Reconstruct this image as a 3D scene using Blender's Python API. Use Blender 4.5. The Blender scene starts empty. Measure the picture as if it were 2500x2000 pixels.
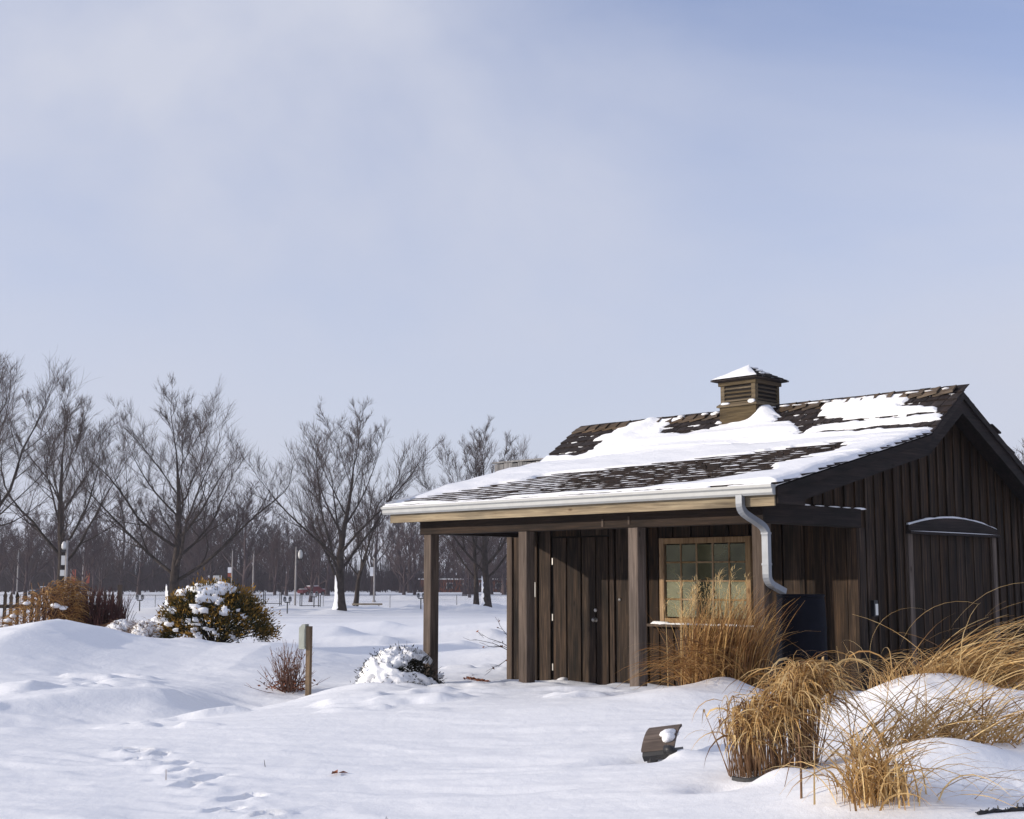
import bpy, math, random, bisect
import numpy as np
from mathutils import Vector, Matrix

R = math.radians
scene = bpy.context.scene
COL = scene.collection

# ------------------------------------------------------------------ camera
cam_data = bpy.data.cameras.new('camera')
cam_data.sensor_width = 36.0
cam_data.lens = 46.8
cam_data.clip_start = 0.1
cam_data.clip_end = 6000
cam = bpy.data.objects.new('camera', cam_data)
cam.location = (0, 0, 1.6)
cam.rotation_euler = (R(90 + 7.242), 0, 0)
COL.objects.link(cam)
scene.camera = cam

# ------------------------------------------------------------------ light
SUN_EL = 14.4
SUN_H = Vector((-0.989, -0.143, 0)).normalized()
sun_dir = Vector((SUN_H.x * math.cos(R(SUN_EL)), SUN_H.y * math.cos(R(SUN_EL)), math.sin(R(SUN_EL))))
sun_data = bpy.data.lights.new('sun', 'SUN')
sun_data.energy = 4.1
sun_data.angle = R(0.6)
sun_data.color = (1.0, 0.90, 0.76)
sun = bpy.data.objects.new('sun', sun_data)
sun.rotation_euler = sun_dir.to_track_quat('Z', 'Y').to_euler()
sun.location = (-30, -5, 20)
COL.objects.link(sun)

world = bpy.data.worlds.new('World')
scene.world = world
world.use_nodes = True
wn, wl = world.node_tree.nodes, world.node_tree.links
wn.clear()
w_out = wn.new('ShaderNodeOutputWorld')
w_bg = wn.new('ShaderNodeBackground')
w_sky = wn.new('ShaderNodeTexSky')
w_sky.sky_type = 'NISHITA'
w_sky.sun_disc = False
w_sky.sun_elevation = R(SUN_EL)
w_sky.sun_rotation = math.atan2(SUN_H.x, SUN_H.y)
w_sky.altitude = 200
w_sky.air_density = 1.0
w_sky.dust_density = 0.6
w_sky.ozone_density = 2.0
w_bg.inputs['Strength'].default_value = 0.15
# thin high cloud: soft noise on the sky direction, veiling the clear sky
w_tc = wn.new('ShaderNodeTexCoord')
w_map = wn.new('ShaderNodeMapping')
w_map.inputs['Scale'].default_value = (1.0, 1.0, 1.9)
w_map.inputs['Rotation'].default_value = (0.1, 0.35, 0.5)
w_map.inputs['Location'].default_value = (2.711, 0.279, 7.79)
w_n1 = wn.new('ShaderNodeTexNoise')
w_n1.inputs['Scale'].default_value = 1.7
w_n1.inputs['Detail'].default_value = 7
w_n1.inputs['Roughness'].default_value = 0.5
w_n1.inputs['Distortion'].default_value = 0.35
w_rmp = wn.new('ShaderNodeValToRGB')
w_rmp.color_ramp.elements[0].position = 0.34
w_rmp.color_ramp.elements[0].color = (0.26, 0.26, 0.26, 1)
w_rmp.color_ramp.elements[1].position = 0.66
w_rmp.color_ramp.elements[1].color = (0.97, 0.97, 0.97, 1)
w_mix = wn.new('ShaderNodeMixRGB')
w_mix.inputs['Color2'].default_value = (4.12, 4.32, 5.08, 1)
wl.new(w_tc.outputs['Generated'], w_map.inputs['Vector'])
wl.new(w_map.outputs['Vector'], w_n1.inputs['Vector'])
wl.new(w_n1.outputs['Fac'], w_rmp.inputs['Fac'])
# the veil thickens towards the horizon, as any layer of air does
w_sep = wn.new('ShaderNodeSeparateXYZ'); wl.new(w_tc.outputs['Generated'], w_sep.inputs[0])
w_hz = wn.new('ShaderNodeMapRange'); w_hz.interpolation_type = 'SMOOTHSTEP'
w_hz.inputs['From Min'].default_value = 0.0; w_hz.inputs['From Max'].default_value = 0.34
w_hz.inputs['To Min'].default_value = 0.90; w_hz.inputs['To Max'].default_value = 0.0
wl.new(w_sep.outputs['Z'], w_hz.inputs['Value'])
w_max = wn.new('ShaderNodeMixRGB'); w_max.blend_type = 'SCREEN'; w_max.inputs['Fac'].default_value = 1.0
wl.new(w_rmp.outputs['Color'], w_max.inputs['Color1']); wl.new(w_hz.outputs[0], w_max.inputs['Color2'])
wl.new(w_max.outputs['Color'], w_mix.inputs['Fac'])
w_wb = wn.new('ShaderNodeMixRGB'); w_wb.blend_type = 'MULTIPLY'; w_wb.inputs['Fac'].default_value = 1.0
w_wb.inputs['Color2'].default_value = (1.22, 1.12, 1.36, 1)
wl.new(w_sky.outputs['Color'], w_wb.inputs['Color1'])
wl.new(w_wb.outputs['Color'], w_mix.inputs['Color1'])
wl.new(w_mix.outputs['Color'], w_bg.inputs['Color'])
wl.new(w_bg.outputs['Background'], w_out.inputs['Surface'])

scene.view_settings.view_transform = 'Standard'
scene.view_settings.look = 'None'
scene.view_settings.exposure = 0.02
scene.view_settings.gamma = 1.0
scene.view_settings.use_curve_mapping = False

# ------------------------------------------------------------------ helpers
class MB:
    """collects geometry for one mesh object"""
    def __init__(s):
        s.v = []; s.f = []; s.m = []
    def quad_strip(s, rows, closed=False, mi=0):
        """rows: list of equal-length point lists"""
        b = len(s.v); n = len(rows[0])
        for r in rows: s.v.extend([tuple(p) for p in r])
        for i in range(len(rows) - 1):
            for j in range(n if closed else n - 1):
                k = (j + 1) % n
                s.f.append((b + i*n + j, b + i*n + k, b + (i+1)*n + k, b + (i+1)*n + j)); s.m.append(mi)
        return b
    def box(s, x0, x1, y0, y1, z0, z1, mi=0, M=None):
        b = len(s.v)
        P = [(x0,y0,z0),(x1,y0,z0),(x1,y1,z0),(x0,y1,z0),(x0,y0,z1),(x1,y0,z1),(x1,y1,z1),(x0,y1,z1)]
        if M is not None: P = [tuple(M @ Vector(p)) for p in P]
        s.v.extend(P)
        for q in ((0,3,2,1),(4,5,6,7),(0,1,5,4),(1,2,6,5),(2,3,7,6),(3,0,4,7)):
            s.f.append(tuple(b + i for i in q)); s.m.append(mi)
    def prism(s, poly, axis, a, c, mi=0):
        """extrude a 2D polygon along axis (0,1,2) from a to c"""
        b = len(s.v); n = len(poly)
        def P(p, t):
            q = list(p); q.insert(axis, t); return tuple(q)
        s.v.extend([P(p, a) for p in poly]); s.v.extend([P(p, c) for p in poly])
        s.f.append(tuple(range(b, b+n))); s.m.append(mi)
        s.f.append(tuple(range(b+2*n-1, b+n-1, -1))); s.m.append(mi)
        for i in range(n):
            j = (i+1) % n
            s.f.append((b+i, b+n+i, b+n+j, b+j)); s.m.append(mi)
    def tube(s, pts, rad, sides=6, cap=True, mi=0):
        pts = [Vector(p) for p in pts]
        if not isinstance(rad, (list, tuple)): rad = [rad]*len(pts)
        b = len(s.v); n = len(pts)
        ref = None
        for i, p in enumerate(pts):
            d = (pts[min(i+1, n-1)] - pts[max(i-1, 0)])
            if d.length < 1e-9: d = Vector((0,0,1))
            d.normalize()
            if ref is None:
                ref = d.orthogonal().normalized()
            ref = (ref - d*ref.dot(d))
            if ref.length < 1e-6: ref = d.orthogonal()
            ref.normalize(); e = d.cross(ref)
            for k in range(sides):
                t = 2*math.pi*k/sides
                q = p + (ref*math.cos(t) + e*math.sin(t))*rad[i]
                s.v.append((q.x, q.y, q.z))
        for i in range(n-1):
            for k in range(sides):
                k2 = (k+1) % sides
                s.f.append((b+i*sides+k, b+i*sides+k2, b+(i+1)*sides+k2, b+(i+1)*sides+k)); s.m.append(mi)
        if cap:
            s.f.append(tuple(b+k for k in reversed(range(sides)))); s.m.append(mi)
            s.f.append(tuple(b+(n-1)*sides+k for k in range(sides))); s.m.append(mi)
    def lathe(s, prof, cx=0, cy=0, sides=20, mi=0):
        rows = [[(cx + r*math.cos(2*math.pi*k/sides), cy + r*math.sin(2*math.pi*k/sides), z) for k in range(sides)] for r, z in prof]
        b = s.quad_strip(rows, True, mi)
        s.f.append(tuple(b+k for k in reversed(range(sides)))); s.m.append(mi)
        n = len(prof)
        s.f.append(tuple(b+(n-1)*sides+k for k in range(sides))); s.m.append(mi)
    def tri(s, a, b_, c, mi=0):
        b = len(s.v); s.v.extend([tuple(a), tuple(b_), tuple(c)]); s.f.append((b, b+1, b+2)); s.m.append(mi)
    def quad(s, a, b_, c, d, mi=0):
        b = len(s.v); s.v.extend([tuple(a), tuple(b_), tuple(c), tuple(d)]); s.f.append((b, b+1, b+2, b+3)); s.m.append(mi)
    def blob(s, c, r, rng, seg=7, ring=5, mi=0, rough=0.22):
        rows = []
        for i in range(ring+1):
            th = math.pi*i/ring
            row = []
            for k in range(seg):
                ph = 2*math.pi*k/seg
                q = 1 + rng.uniform(-rough, rough)
                if i in (0, ring): q = 1
                row.append((c[0]+r[0]*math.sin(th)*math.cos(ph)*q, c[1]+r[1]*math.sin(th)*math.sin(ph)*q, c[2]+r[2]*math.cos(th)*q))
            rows.append(row)
        s.quad_strip(rows[::-1], True, mi)
    def mesh(s, name, mats, smooth=False):
        me = bpy.data.meshes.new(name)
        me.from_pydata(s.v, [], s.f)
        if not isinstance(mats, (list, tuple)): mats = [mats]
        for m in mats: me.materials.append(m)
        if len(mats) > 1: me.polygons.foreach_set('material_index', s.m)
        if smooth: me.polygons.foreach_set('use_smooth', [True]*len(me.polygons))
        me.update()
        return me
    def build(s, name, mats, parent=None, smooth=False, loc=None):
        o = bpy.data.objects.new(name, s.mesh(name, mats, smooth))
        COL.objects.link(o)
        if parent is not None: o.parent = parent
        if loc is not None: o.location = loc
        return o

def empty(name, loc=(0,0,0), rz=0.0, parent=None):
    o = bpy.data.objects.new(name, None)
    o.empty_display_size = 0.2
    COL.objects.link(o)
    o.location = loc; o.rotation_euler = (0, 0, rz)
    if parent is not None: o.parent = parent
    return o

def tag(o, label=None, cat=None, group=None, kind=None):
    if label: o['label'] = label
    if cat: o['category'] = cat
    if group: o['group'] = group
    if kind: o['kind'] = kind
    return o

def copy_tree(o, parent=None):
    c = o.copy(); COL.objects.link(c)
    if parent is not None: c.parent = parent
    for ch in o.children: copy_tree(ch, c)
    return c

def one_box(name, mat, parent, x0, x1, y0, y1, z0, z1, bev=0.004):
    """a board or beam: chamfered box"""
    m = MB()
    b = min(bev, (x1-x0)*.3, (y1-y0)*.3, (z1-z0)*.3)
    dims = [(x0,x1),(y0,y1),(z0,z1)]
    L = [d[1]-d[0] for d in dims]
    ax = L.index(max(L))
    o = [i for i in (0,1,2) if i != ax]
    (a0,a1),(c0,c1) = dims[o[0]], dims[o[1]]
    poly = [(a0+b,c0),(a1-b,c0),(a1,c0+b),(a1,c1-b),(a1-b,c1),(a0+b,c1),(a0,c1-b),(a0,c0+b)]
    if ax == 1: poly = poly[::-1]
    poly = poly[::-1]
    m.prism(poly, ax, dims[ax][0], dims[ax][1])
    return m.build(name, mat, parent)

# value noise -----------------------------------------------------------
def _h(ix, iy, seed):
    n = (ix.astype(np.int64)*374761393 + iy.astype(np.int64)*668265263 + seed*1442695041) & 0x7fffffff
    n = ((n ^ (n >> 13))*1274126177) & 0x7fffffff
    n = (n ^ (n >> 16)) & 0x7fffffff
    return n/float(0x7fffffff)
def vnoise(x, y, seed=0):
    x = np.asarray(x, float); y = np.asarray(y, float)
    ix = np.floor(x); iy = np.floor(y); fx = x-ix; fy = y-iy
    fx = fx*fx*fx*(fx*(fx*6-15)+10); fy = fy*fy*fy*(fy*(fy*6-15)+10)
    a = _h(ix,iy,seed); b = _h(ix+1,iy,seed); c = _h(ix,iy+1,seed); d = _h(ix+1,iy+1,seed)
    return (a*(1-fx)+b*fx)*(1-fy) + (c*(1-fx)+d*fx)*fy - 0.5
def fbm(x, y, seed=0, oct=4):
    t = 0; a = 1.0
    for i in range(oct):
        t = t + a*vnoise(x*2**i, y*2**i, seed+i*17); a *= 0.5
    return t
def sstep(a, b, x):
    t = np.clip((x-a)/(b-a), 0, 1); return t*t*(3-2*t)

# ------------------------------------------------------------------ materials
def newmat(name):
    m = bpy.data.materials.new(name); m.use_nodes = True
    nt = m.node_tree; p = nt.nodes['Principled BSDF']
    return m, nt.nodes, nt.links, p

def ramp(nodes, stops):
    r = nodes.new('ShaderNodeValToRGB')
    e = r.color_ramp.elements
    while len(e) < len(stops): e.new(0.5)
    for i, (pos, c) in enumerate(stops):
        e[i].position = pos; e[i].color = (c[0], c[1], c[2], 1)
    return r

def wood(name, dark, mid, light, axis=2, rough=0.85, bump=0.35, grain=1.0, blotch=0.9):
    m, N, Lk, p = newmat(name)
    tc = N.new('ShaderNodeTexCoord'); oi = N.new('ShaderNodeObjectInfo')
    add = N.new('ShaderNodeVectorMath'); add.operation = 'ADD'
    mul = N.new('ShaderNodeMath'); mul.operation = 'MULTIPLY'; mul.inputs[1].default_value = 41.0
    Lk.new(oi.outputs['Random'], mul.inputs[0])
    Lk.new(tc.outputs['Object'], add.inputs[0]); Lk.new(mul.outputs[0], add.inputs[1])
    mp = N.new('ShaderNodeMapping')
    sc = [34*grain]*3; sc[axis] = 1.6*grain
    mp.inputs['Scale'].default_value = sc
    Lk.new(add.outputs[0], mp.inputs['Vector'])
    n1 = N.new('ShaderNodeTexNoise'); n1.inputs['Scale'].default_value = 1.0; n1.inputs['Detail'].default_value = 6; n1.inputs['Roughness'].default_value = 0.62
    n1.inputs['Distortion'].default_value = 0.6
    Lk.new(mp.outputs[0], n1.inputs['Vector'])
    mp2 = N.new('ShaderNodeMapping'); s2 = [5.0]*3; s2[axis] = 1.1
    mp2.inputs['Scale'].default_value = s2
    Lk.new(add.outputs[0], mp2.inputs['Vector'])
    n2 = N.new('ShaderNodeTexNoise'); n2.inputs['Scale'].default_value = 1.0; n2.inputs['Detail'].default_value = 4
    Lk.new(mp2.outputs[0], n2.inputs['Vector'])
    r1 = ramp(N, [(0.30, dark), (0.52, mid), (0.74, light)])
    Lk.new(n1.outputs['Fac'], r1.inputs['Fac'])
    r2 = ramp(N, [(0.28, (1-blotch*.62,)*3), (0.5, (1,1,1)), (0.72, (1+blotch*.45, 1+blotch*.38, 1+blotch*.3))])
    Lk.new(n2.outputs['Fac'], r2.inputs['Fac'])
    mx = N.new('ShaderNodeMixRGB'); mx.blend_type = 'MULTIPLY'; mx.inputs['Fac'].default_value = 1
    Lk.new(r1.outputs['Color'], mx.inputs['Color1']); Lk.new(r2.outputs['Color'], mx.inputs['Color2'])
    # knots
    vo = N.new('ShaderNodeTexVoronoi'); vo.inputs['Scale'].default_value = 1.0
    mp3 = N.new('ShaderNodeMapping'); s3 = [4.2]*3; s3[axis] = 2.0
    mp3.inputs['Scale'].default_value = s3
    Lk.new(add.outputs[0], mp3.inputs['Vector']); Lk.new(mp3.outputs[0], vo.inputs['Vector'])
    r3 = ramp(N, [(0.05, (0.35, 0.27, 0.22)), (0.11, (1, 1, 1))])
    Lk.new(vo.outputs['Distance'], r3.inputs['Fac'])
    mk = N.new('ShaderNodeMixRGB'); mk.blend_type = 'MULTIPLY'; mk.inputs['Fac'].default_value = 0.8
    Lk.new(mx.outputs[0], mk.inputs['Color1']); Lk.new(r3.outputs['Color'], mk.inputs['Color2'])
    # board to board
    hv = N.new('ShaderNodeHueSaturation')
    mr = N.new('ShaderNodeMapRange'); mr.inputs['To Min'].default_value = 0.72; mr.inputs['To Max'].default_value = 1.3
    Lk.new(oi.outputs['Random'], mr.inputs['Value']); Lk.new(mr.outputs[0], hv.inputs['Value'])
    mr2 = N.new('ShaderNodeMapRange'); mr2.inputs['To Min'].default_value = 1.15; mr2.inputs['To Max'].default_value = 0.8
    Lk.new(oi.outputs['Random'], mr2.inputs['Value']); Lk.new(mr2.outputs[0], hv.inputs['Saturation'])
    Lk.new(mk.outputs[0], hv.inputs['Color'])
    Lk.new(hv.outputs[0], p.inputs['Base Color'])
    p.inputs['Roughness'].default_value = rough
    p.inputs['Specular IOR Level'].default_value = 0.25
    bp = N.new('ShaderNodeBump'); bp.inputs['Strength'].default_value = bump; bp.inputs['Distance'].default_value = 0.006
    Lk.new(n1.outputs['Fac'], bp.inputs['Height']); Lk.new(bp.outputs[0], p.inputs['Normal'])
    return m

def plain(name, col, rough=0.6, metal=0.0, var=0.15, scale=8.0, spec=0.4, bump=0.0):
    m, N, Lk, p = newmat(name)
    tc = N.new('ShaderNodeTexCoord')
    n1 = N.new('ShaderNodeTexNoise'); n1.inputs['Scale'].default_value = scale; n1.inputs['Detail'].default_value = 5
    Lk.new(tc.outputs['Object'], n1.inputs['Vector'])
    r1 = ramp(N, [(0.3, tuple(c*(1-var) for c in col)), (0.7, tuple(c*(1+var) for c in col))])
    Lk.new(n1.outputs['Fac'], r1.inputs['Fac']); Lk.new(r1.outputs['Color'], p.inputs['Base Color'])
    p.inputs['Roughness'].default_value = rough; p.inputs['Metallic'].default_value = metal
    p.inputs['Specular IOR Level'].default_value = spec
    if bump:
        bp = N.new('ShaderNodeBump'); bp.inputs['Strength'].default_value = bump; bp.inputs['Distance'].default_value = 0.01
        Lk.new(n1.outputs['Fac'], bp.inputs['Height']); Lk.new(bp.outputs[0], p.inputs['Normal'])
    return m

def snow_mat(name='snow', fine=1.0):
    m, N, Lk, p = newmat(name)
    tc = N.new('ShaderNodeTexCoord')
    n1 = N.new('ShaderNodeTexNoise'); n1.inputs['Scale'].default_value = 9*fine; n1.inputs['Detail'].default_value = 8; n1.inputs['Roughness'].default_value = 0.6
    Lk.new(tc.outputs['Object'], n1.inputs['Vector'])
    n2 = N.new('ShaderNodeTexNoise'); n2.inputs['Scale'].default_value = 130*fine; n2.inputs['Detail'].default_value = 3
    Lk.new(tc.outputs['Object'], n2.inputs['Vector'])
    b1 = N.new('ShaderNodeBump'); b1.inputs['Strength'].default_value = 0.34; b1.inputs['Distance'].default_value = 0.03
    b2 = N.new('ShaderNodeBump'); b2.inputs['Strength'].default_value = 0.45; b2.inputs['Distance'].default_value = 0.005
    Lk.new(n1.outputs['Fac'], b1.inputs['Height']); Lk.new(n2.outputs['Fac'], b2.inputs['Height'])
    Lk.new(b1.outputs[0], b2.inputs['Normal']); Lk.new(b2.outputs[0], p.inputs['Normal'])
    p.inputs['Base Color'].default_value = (0.86, 0.865, 0.885, 1)
    p.inputs['Roughness'].default_value = 0.62
    p.inputs['Specular IOR Level'].default_value = 0.3
    return m

def twotone(name, stops, scale=6.0, rough=0.8, spec=0.2, rnd=0.0, trans=0.0):
    """noise coloured plant material"""
    m, N, Lk, p = newmat(name)
    tc = N.new('ShaderNodeTexCoord')
    n1 = N.new('ShaderNodeTexNoise'); n1.inputs['Scale'].default_value = scale; n1.inputs['Detail'].default_value = 4
    Lk.new(tc.outputs['Object'], n1.inputs['Vector'])
    at = N.new('ShaderNodeAttribute'); at.attribute_name = 'tint'
    ad = N.new('ShaderNodeMath'); ad.operation = 'MULTIPLY_ADD'; ad.inputs[1].default_value = rnd
    Lk.new(at.outputs['Fac'], ad.inputs[0]); Lk.new(n1.outputs['Fac'], ad.inputs[2])
    r1 = ramp(N, stops)
    Lk.new(ad.outputs[0], r1.inputs['Fac']); Lk.new(r1.outputs['Color'], p.inputs['Base Color'])
    p.inputs['Roughness'].default_value = rough
    p.inputs['Specular IOR Level'].default_value = spec
    if trans:
        t = N.new('ShaderNodeBsdfTranslucent'); ms = N.new('ShaderNodeMixShader'); ms.inputs[0].default_value = trans
        Lk.new(r1.outputs['Color'], t.inputs['Color'])
        Lk.new(p.outputs[0], ms.inputs[1]); Lk.new(t.outputs[0], ms.inputs[2])
        Lk.new(ms.outputs[0], N['Material Output'].inputs['Surface'])
    return m

def set_tint(o, vals):
    """per-vertex colour variation of a plant (pigment; in the olive evergreen also depth)"""
    a = o.data.attributes.new('tint', 'FLOAT', 'POINT')
    a.data.foreach_set('value', vals)

M = {}
M['snow'] = snow_mat('snow')
M['snow_fine'] = snow_mat('snow_on_things', 2.0)
M['siding'] = wood('stained_board', (0.006,0.004,0.003), (0.026,0.0150,0.0085), (0.070,0.041,0.0215), 2, blotch=1.25)
M['siding_y'] = M['siding']
M['beam_x'] = wood('stained_beam_along', (0.012,0.008,0.006), (0.032,0.021,0.015), (0.062,0.041,0.029), 0)
M['beam_y'] = wood('stained_beam_shaded_side', (0.007,0.005,0.005), (0.017,0.012,0.011), (0.030,0.021,0.018), 1)  # darker copy of the beam stain, shade of the gable side painted in
M['post'] = wood('grey_post_wood', (0.052,0.038,0.030), (0.100,0.075,0.060), (0.155,0.120,0.096), 2, blotch=0.55)
M['fascia'] = wood('pale_fascia_wood', (0.12,0.092,0.060), (0.225,0.18,0.118), (0.32,0.265,0.175), 0, blotch=0.7)
M['cupola'] = wood('cupola_wood', (0.050,0.036,0.021), (0.110,0.083,0.049), (0.170,0.132,0.080), 0, blotch=0.6)
M['cupola_y'] = wood('cupola_wood_across', (0.045,0.033,0.021), (0.090,0.067,0.044), (0.135,0.105,0.068), 1, blotch=0.6)
M['window_wood'] = wood('window_wood', (0.15,0.090,0.043), (0.26,0.165,0.082), (0.37,0.25,0.13), 2, blotch=0.4)
M['shingle'] = wood('cedar_shingle', (0.010,0.008,0.008), (0.026,0.019,0.018), (0.058,0.041,0.034), 1, grain=1.3, blotch=0.8)
M['ridge'] = wood('ridge_shingle', (0.040,0.028,0.020), (0.095,0.068,0.047), (0.15,0.115,0.08), 0, blotch=0.7)
M['grey_board'] = wood('weathered_grey_board', (0.10,0.10,0.10), (0.17,0.165,0.165), (0.24,0.235,0.23), 2, blotch=0.5)
M['stake'] = wood('tan_stake_wood', (0.11,0.078,0.050), (0.20,0.145,0.095), (0.30,0.22,0.15), 2, blotch=0.5)
M['dark_back'] = plain('dark_sheathing', (0.012,0.009,0.008), 0.95)
M['gutter'] = plain('gutter_paint', (0.34,0.35,0.35), 0.45, var=0.06)
M['downspout'] = plain('aged_aluminium', (0.20,0.215,0.24), 0.45, 0.2, var=0.12)
M['black'] = plain('black_metal', (0.018,0.018,0.020), 0.5)
M['chrome'] = plain('bright_metal', (0.42,0.40,0.37), 0.35, 0.9)
M['white_plastic'] = plain('white_plastic', (0.70,0.69,0.64), 0.5, var=0.06)
M['barrel'] = plain('navy_plastic', (0.004,0.005,0.010), 0.75, var=0.2, spec=0.12)
M['box_paint'] = plain('grey_green_paint', (0.36,0.38,0.33), 0.6, var=0.08)
M['galv'] = plain('galvanised_steel', (0.20,0.20,0.21), 0.5, 0.3)
M['pole'] = plain('grey_pole', (0.30,0.28,0.27), 0.6)
M['bark'] = twotone('bark', [(0.3,(0.022,0.017,0.016)),(0.7,(0.060,0.047,0.040))], 3.0, 0.95)
M['twig'] = twotone('twig_bark', [(0.3,(0.034,0.025,0.025)),(0.7,(0.075,0.052,0.047))], 1.0, 0.9)
M['hazed_bark'] = twotone('hazed_bark', [(0.3,(0.040,0.030,0.034)),(0.7,(0.090,0.066,0.068))], 0.7, 0.95)  # distance haze and sunlit twigs put into the colour: lighter, purple-grey
M['grass'] = twotone('dry_grass', [(0.15,(0.17,0.082,0.026)),(0.45,(0.46,0.275,0.098)),(0.85,(0.80,0.59,0.29))], 5.0, 0.55, 0.35, 0.75, 0.3)
M['grass_brown'] = twotone('brown_dry_grass', [(0.15,(0.11,0.046,0.015)),(0.5,(0.30,0.150,0.048)),(0.85,(0.56,0.35,0.13))], 5.0, 0.6, 0.3, 0.7, 0.3)
M['stalk'] = twotone('grass_stalk', [(0.2,(0.09,0.046,0.026)),(0.6,(0.24,0.140,0.075)),(0.9,(0.42,0.28,0.15))], 9.0, 0.7)
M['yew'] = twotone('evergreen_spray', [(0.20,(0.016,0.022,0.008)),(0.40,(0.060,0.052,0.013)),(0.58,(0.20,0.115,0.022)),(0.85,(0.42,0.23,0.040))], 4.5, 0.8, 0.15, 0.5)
M['dark_leaf'] = twotone('dark_evergreen_leaf', [(0.3,(0.010,0.013,0.010)),(0.6,(0.035,0.034,0.022)),(0.85,(0.10,0.060,0.035))], 7.0, 0.8, 0.2, 0.4)
M['redtwig'] = twotone('red_brown_twig', [(0.3,(0.10,0.050,0.038)),(0.7,(0.26,0.150,0.105))], 8.0, 0.85)
M['redleaf'] = twotone('dead_leaf', [(0.3,(0.13,0.040,0.020)),(0.7,(0.30,0.115,0.055))], 10.0, 0.8)
M['hedge'] = twotone('dark_red_hedge', [(0.3,(0.030,0.012,0.012)),(0.7,(0.085,0.032,0.027))], 5.0, 0.9)
M['picket'] = wood('picket_wood', (0.040,0.030,0.024), (0.080,0.060,0.047), (0.12,0.09,0.07), 2)
M['brick'] = plain('far_brick', (0.20,0.075,0.050), 0.9, var=0.25, scale=2.0)
M['car_red'] = plain('red_car_paint', (0.17,0.03,0.035), 0.35, var=0.05)
M['car_dark'] = plain('dark_car_paint', (0.03,0.035,0.05), 0.35, var=0.05)
M['car_glass'] = plain('car_glass', (0.03,0.035,0.04), 0.15, var=0.05)
M['tyre'] = plain('tyre', (0.02,0.02,0.02), 0.9)
M['orange'] = plain('orange_cloth', (0.28,0.065,0.04), 0.8, var=0.1)
M['blue_mark'] = plain('blue_print', (0.05,0.06,0.25), 0.6)
M['sign_white'] = plain('sign_white', (0.72,0.72,0.74), 0.6, var=0.04)
M['lamp_glass'] = plain('frosted_lamp_glass', (0.55,0.55,0.54), 0.4, var=0.04)
M['rust'] = wood('lantern_shingle', (0.085,0.066,0.058), (0.160,0.128,0.112), (0.23,0.185,0.16), 0, blotch=0.7)

# dusty window glass
def glass_mat():
    m, N, Lk, p = newmat('dusty_glass')
    tc = N.new('ShaderNodeTexCoord')
    n = N.new('ShaderNodeTexNoise'); n.inputs['Scale'].default_value = 2.2; n.inputs['Detail'].default_value = 4
    Lk.new(tc.outputs['Object'], n.inputs['Vector'])
    r = ramp(N, [(0.3, (0.10,0.098,0.055)), (0.7, (0.25,0.24,0.135))])
    Lk.new(n.outputs['Fac'], r.inputs['Fac'])
    p.inputs['Base Color'].default_value = (0.02,0.02,0.02,1)
    d = N.new('ShaderNodeBsdfDiffuse'); Lk.new(r.outputs['Color'], d.inputs['Color'])
    g = N.new('ShaderNodeBsdfGlossy'); g.inputs['Roughness'].default_value = 0.03
    g.inputs['Color'].default_value = (0.62,0.62,0.58,1)
    t = N.new('ShaderNodeBsdfTransparent'); t.inputs['Color'].default_value = (0.75,0.85,0.8,1)
    a = N.new('ShaderNodeMixShader'); a.inputs[0].default_value = 0.62
    Lk.new(t.outputs[0], a.inputs[1]); Lk.new(d.outputs[0], a.inputs[2])
    fr = N.new('ShaderNodeFresnel'); fr.inputs['IOR'].default_value = 1.4
    b = N.new('ShaderNodeMixShader'); Lk.new(fr.outputs[0], b.inputs[0])
    Lk.new(a.outputs[0], b.inputs[1]); Lk.new(g.outputs[0], b.inputs[2])
    Lk.new(b.outputs[0], N['Material Output'].inputs['Surface'])
    return m
M['glass'] = glass_mat()

# ------------------------------------------------------------------ hut frame of reference
HUT = Vector((-1.17, 19.32, 0.0))
HUT_RZ = R(-45.19)
HX = Vector((math.cos(HUT_RZ), math.sin(HUT_RZ), 0)); HY = Vector((-HX.y, HX.x, 0))
def W(x, y, z=0.0):
    return HUT + HX*x + HY*y + Vector((0, 0, z))

# ------------------------------------------------------------------ ground
def gauss(x, y, cx, cy, sx, sy, rot=0.0):
    c, s = math.cos(rot), math.sin(rot)
    dx = x-cx; dy = y-cy
    a = (dx*c + dy*s)/sx; b = (-dx*s + dy*c)/sy
    return np.exp(-(a*a + b*b))

def seg_dist(x, y, x0, y0, x1, y1):
    dx, dy = x1-x0, y1-y0
    t = np.clip(((x-x0)*dx + (y-y0)*dy)/(dx*dx+dy*dy), 0, 1)
    return np.hypot(x-(x0+t*dx), y-(y0+t*dy)), t

FOOT = [(-3.62,12.75,0.5,.8),(-3.40,12.45,-0.3,.9),(-3.16,12.25,0.2,.7),(-3.10,11.80,-0.6,1.0),(-2.84,11.70,0.1,.8),(-2.74,11.28,-0.4,.7),
        (-2.42,10.98,0.1,1.25),(-2.52,10.55,-0.3,1.0),(-1.95,9.92,-0.2,1.3),(-1.98,9.42,0.0,1.1),(-1.62,9.10,-0.5,.7),(-1.25,8.85,0.1,.6),
        (-3.35,12.05,0.6,.6),(-0.95,8.70,0.4,.6)]

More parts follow.
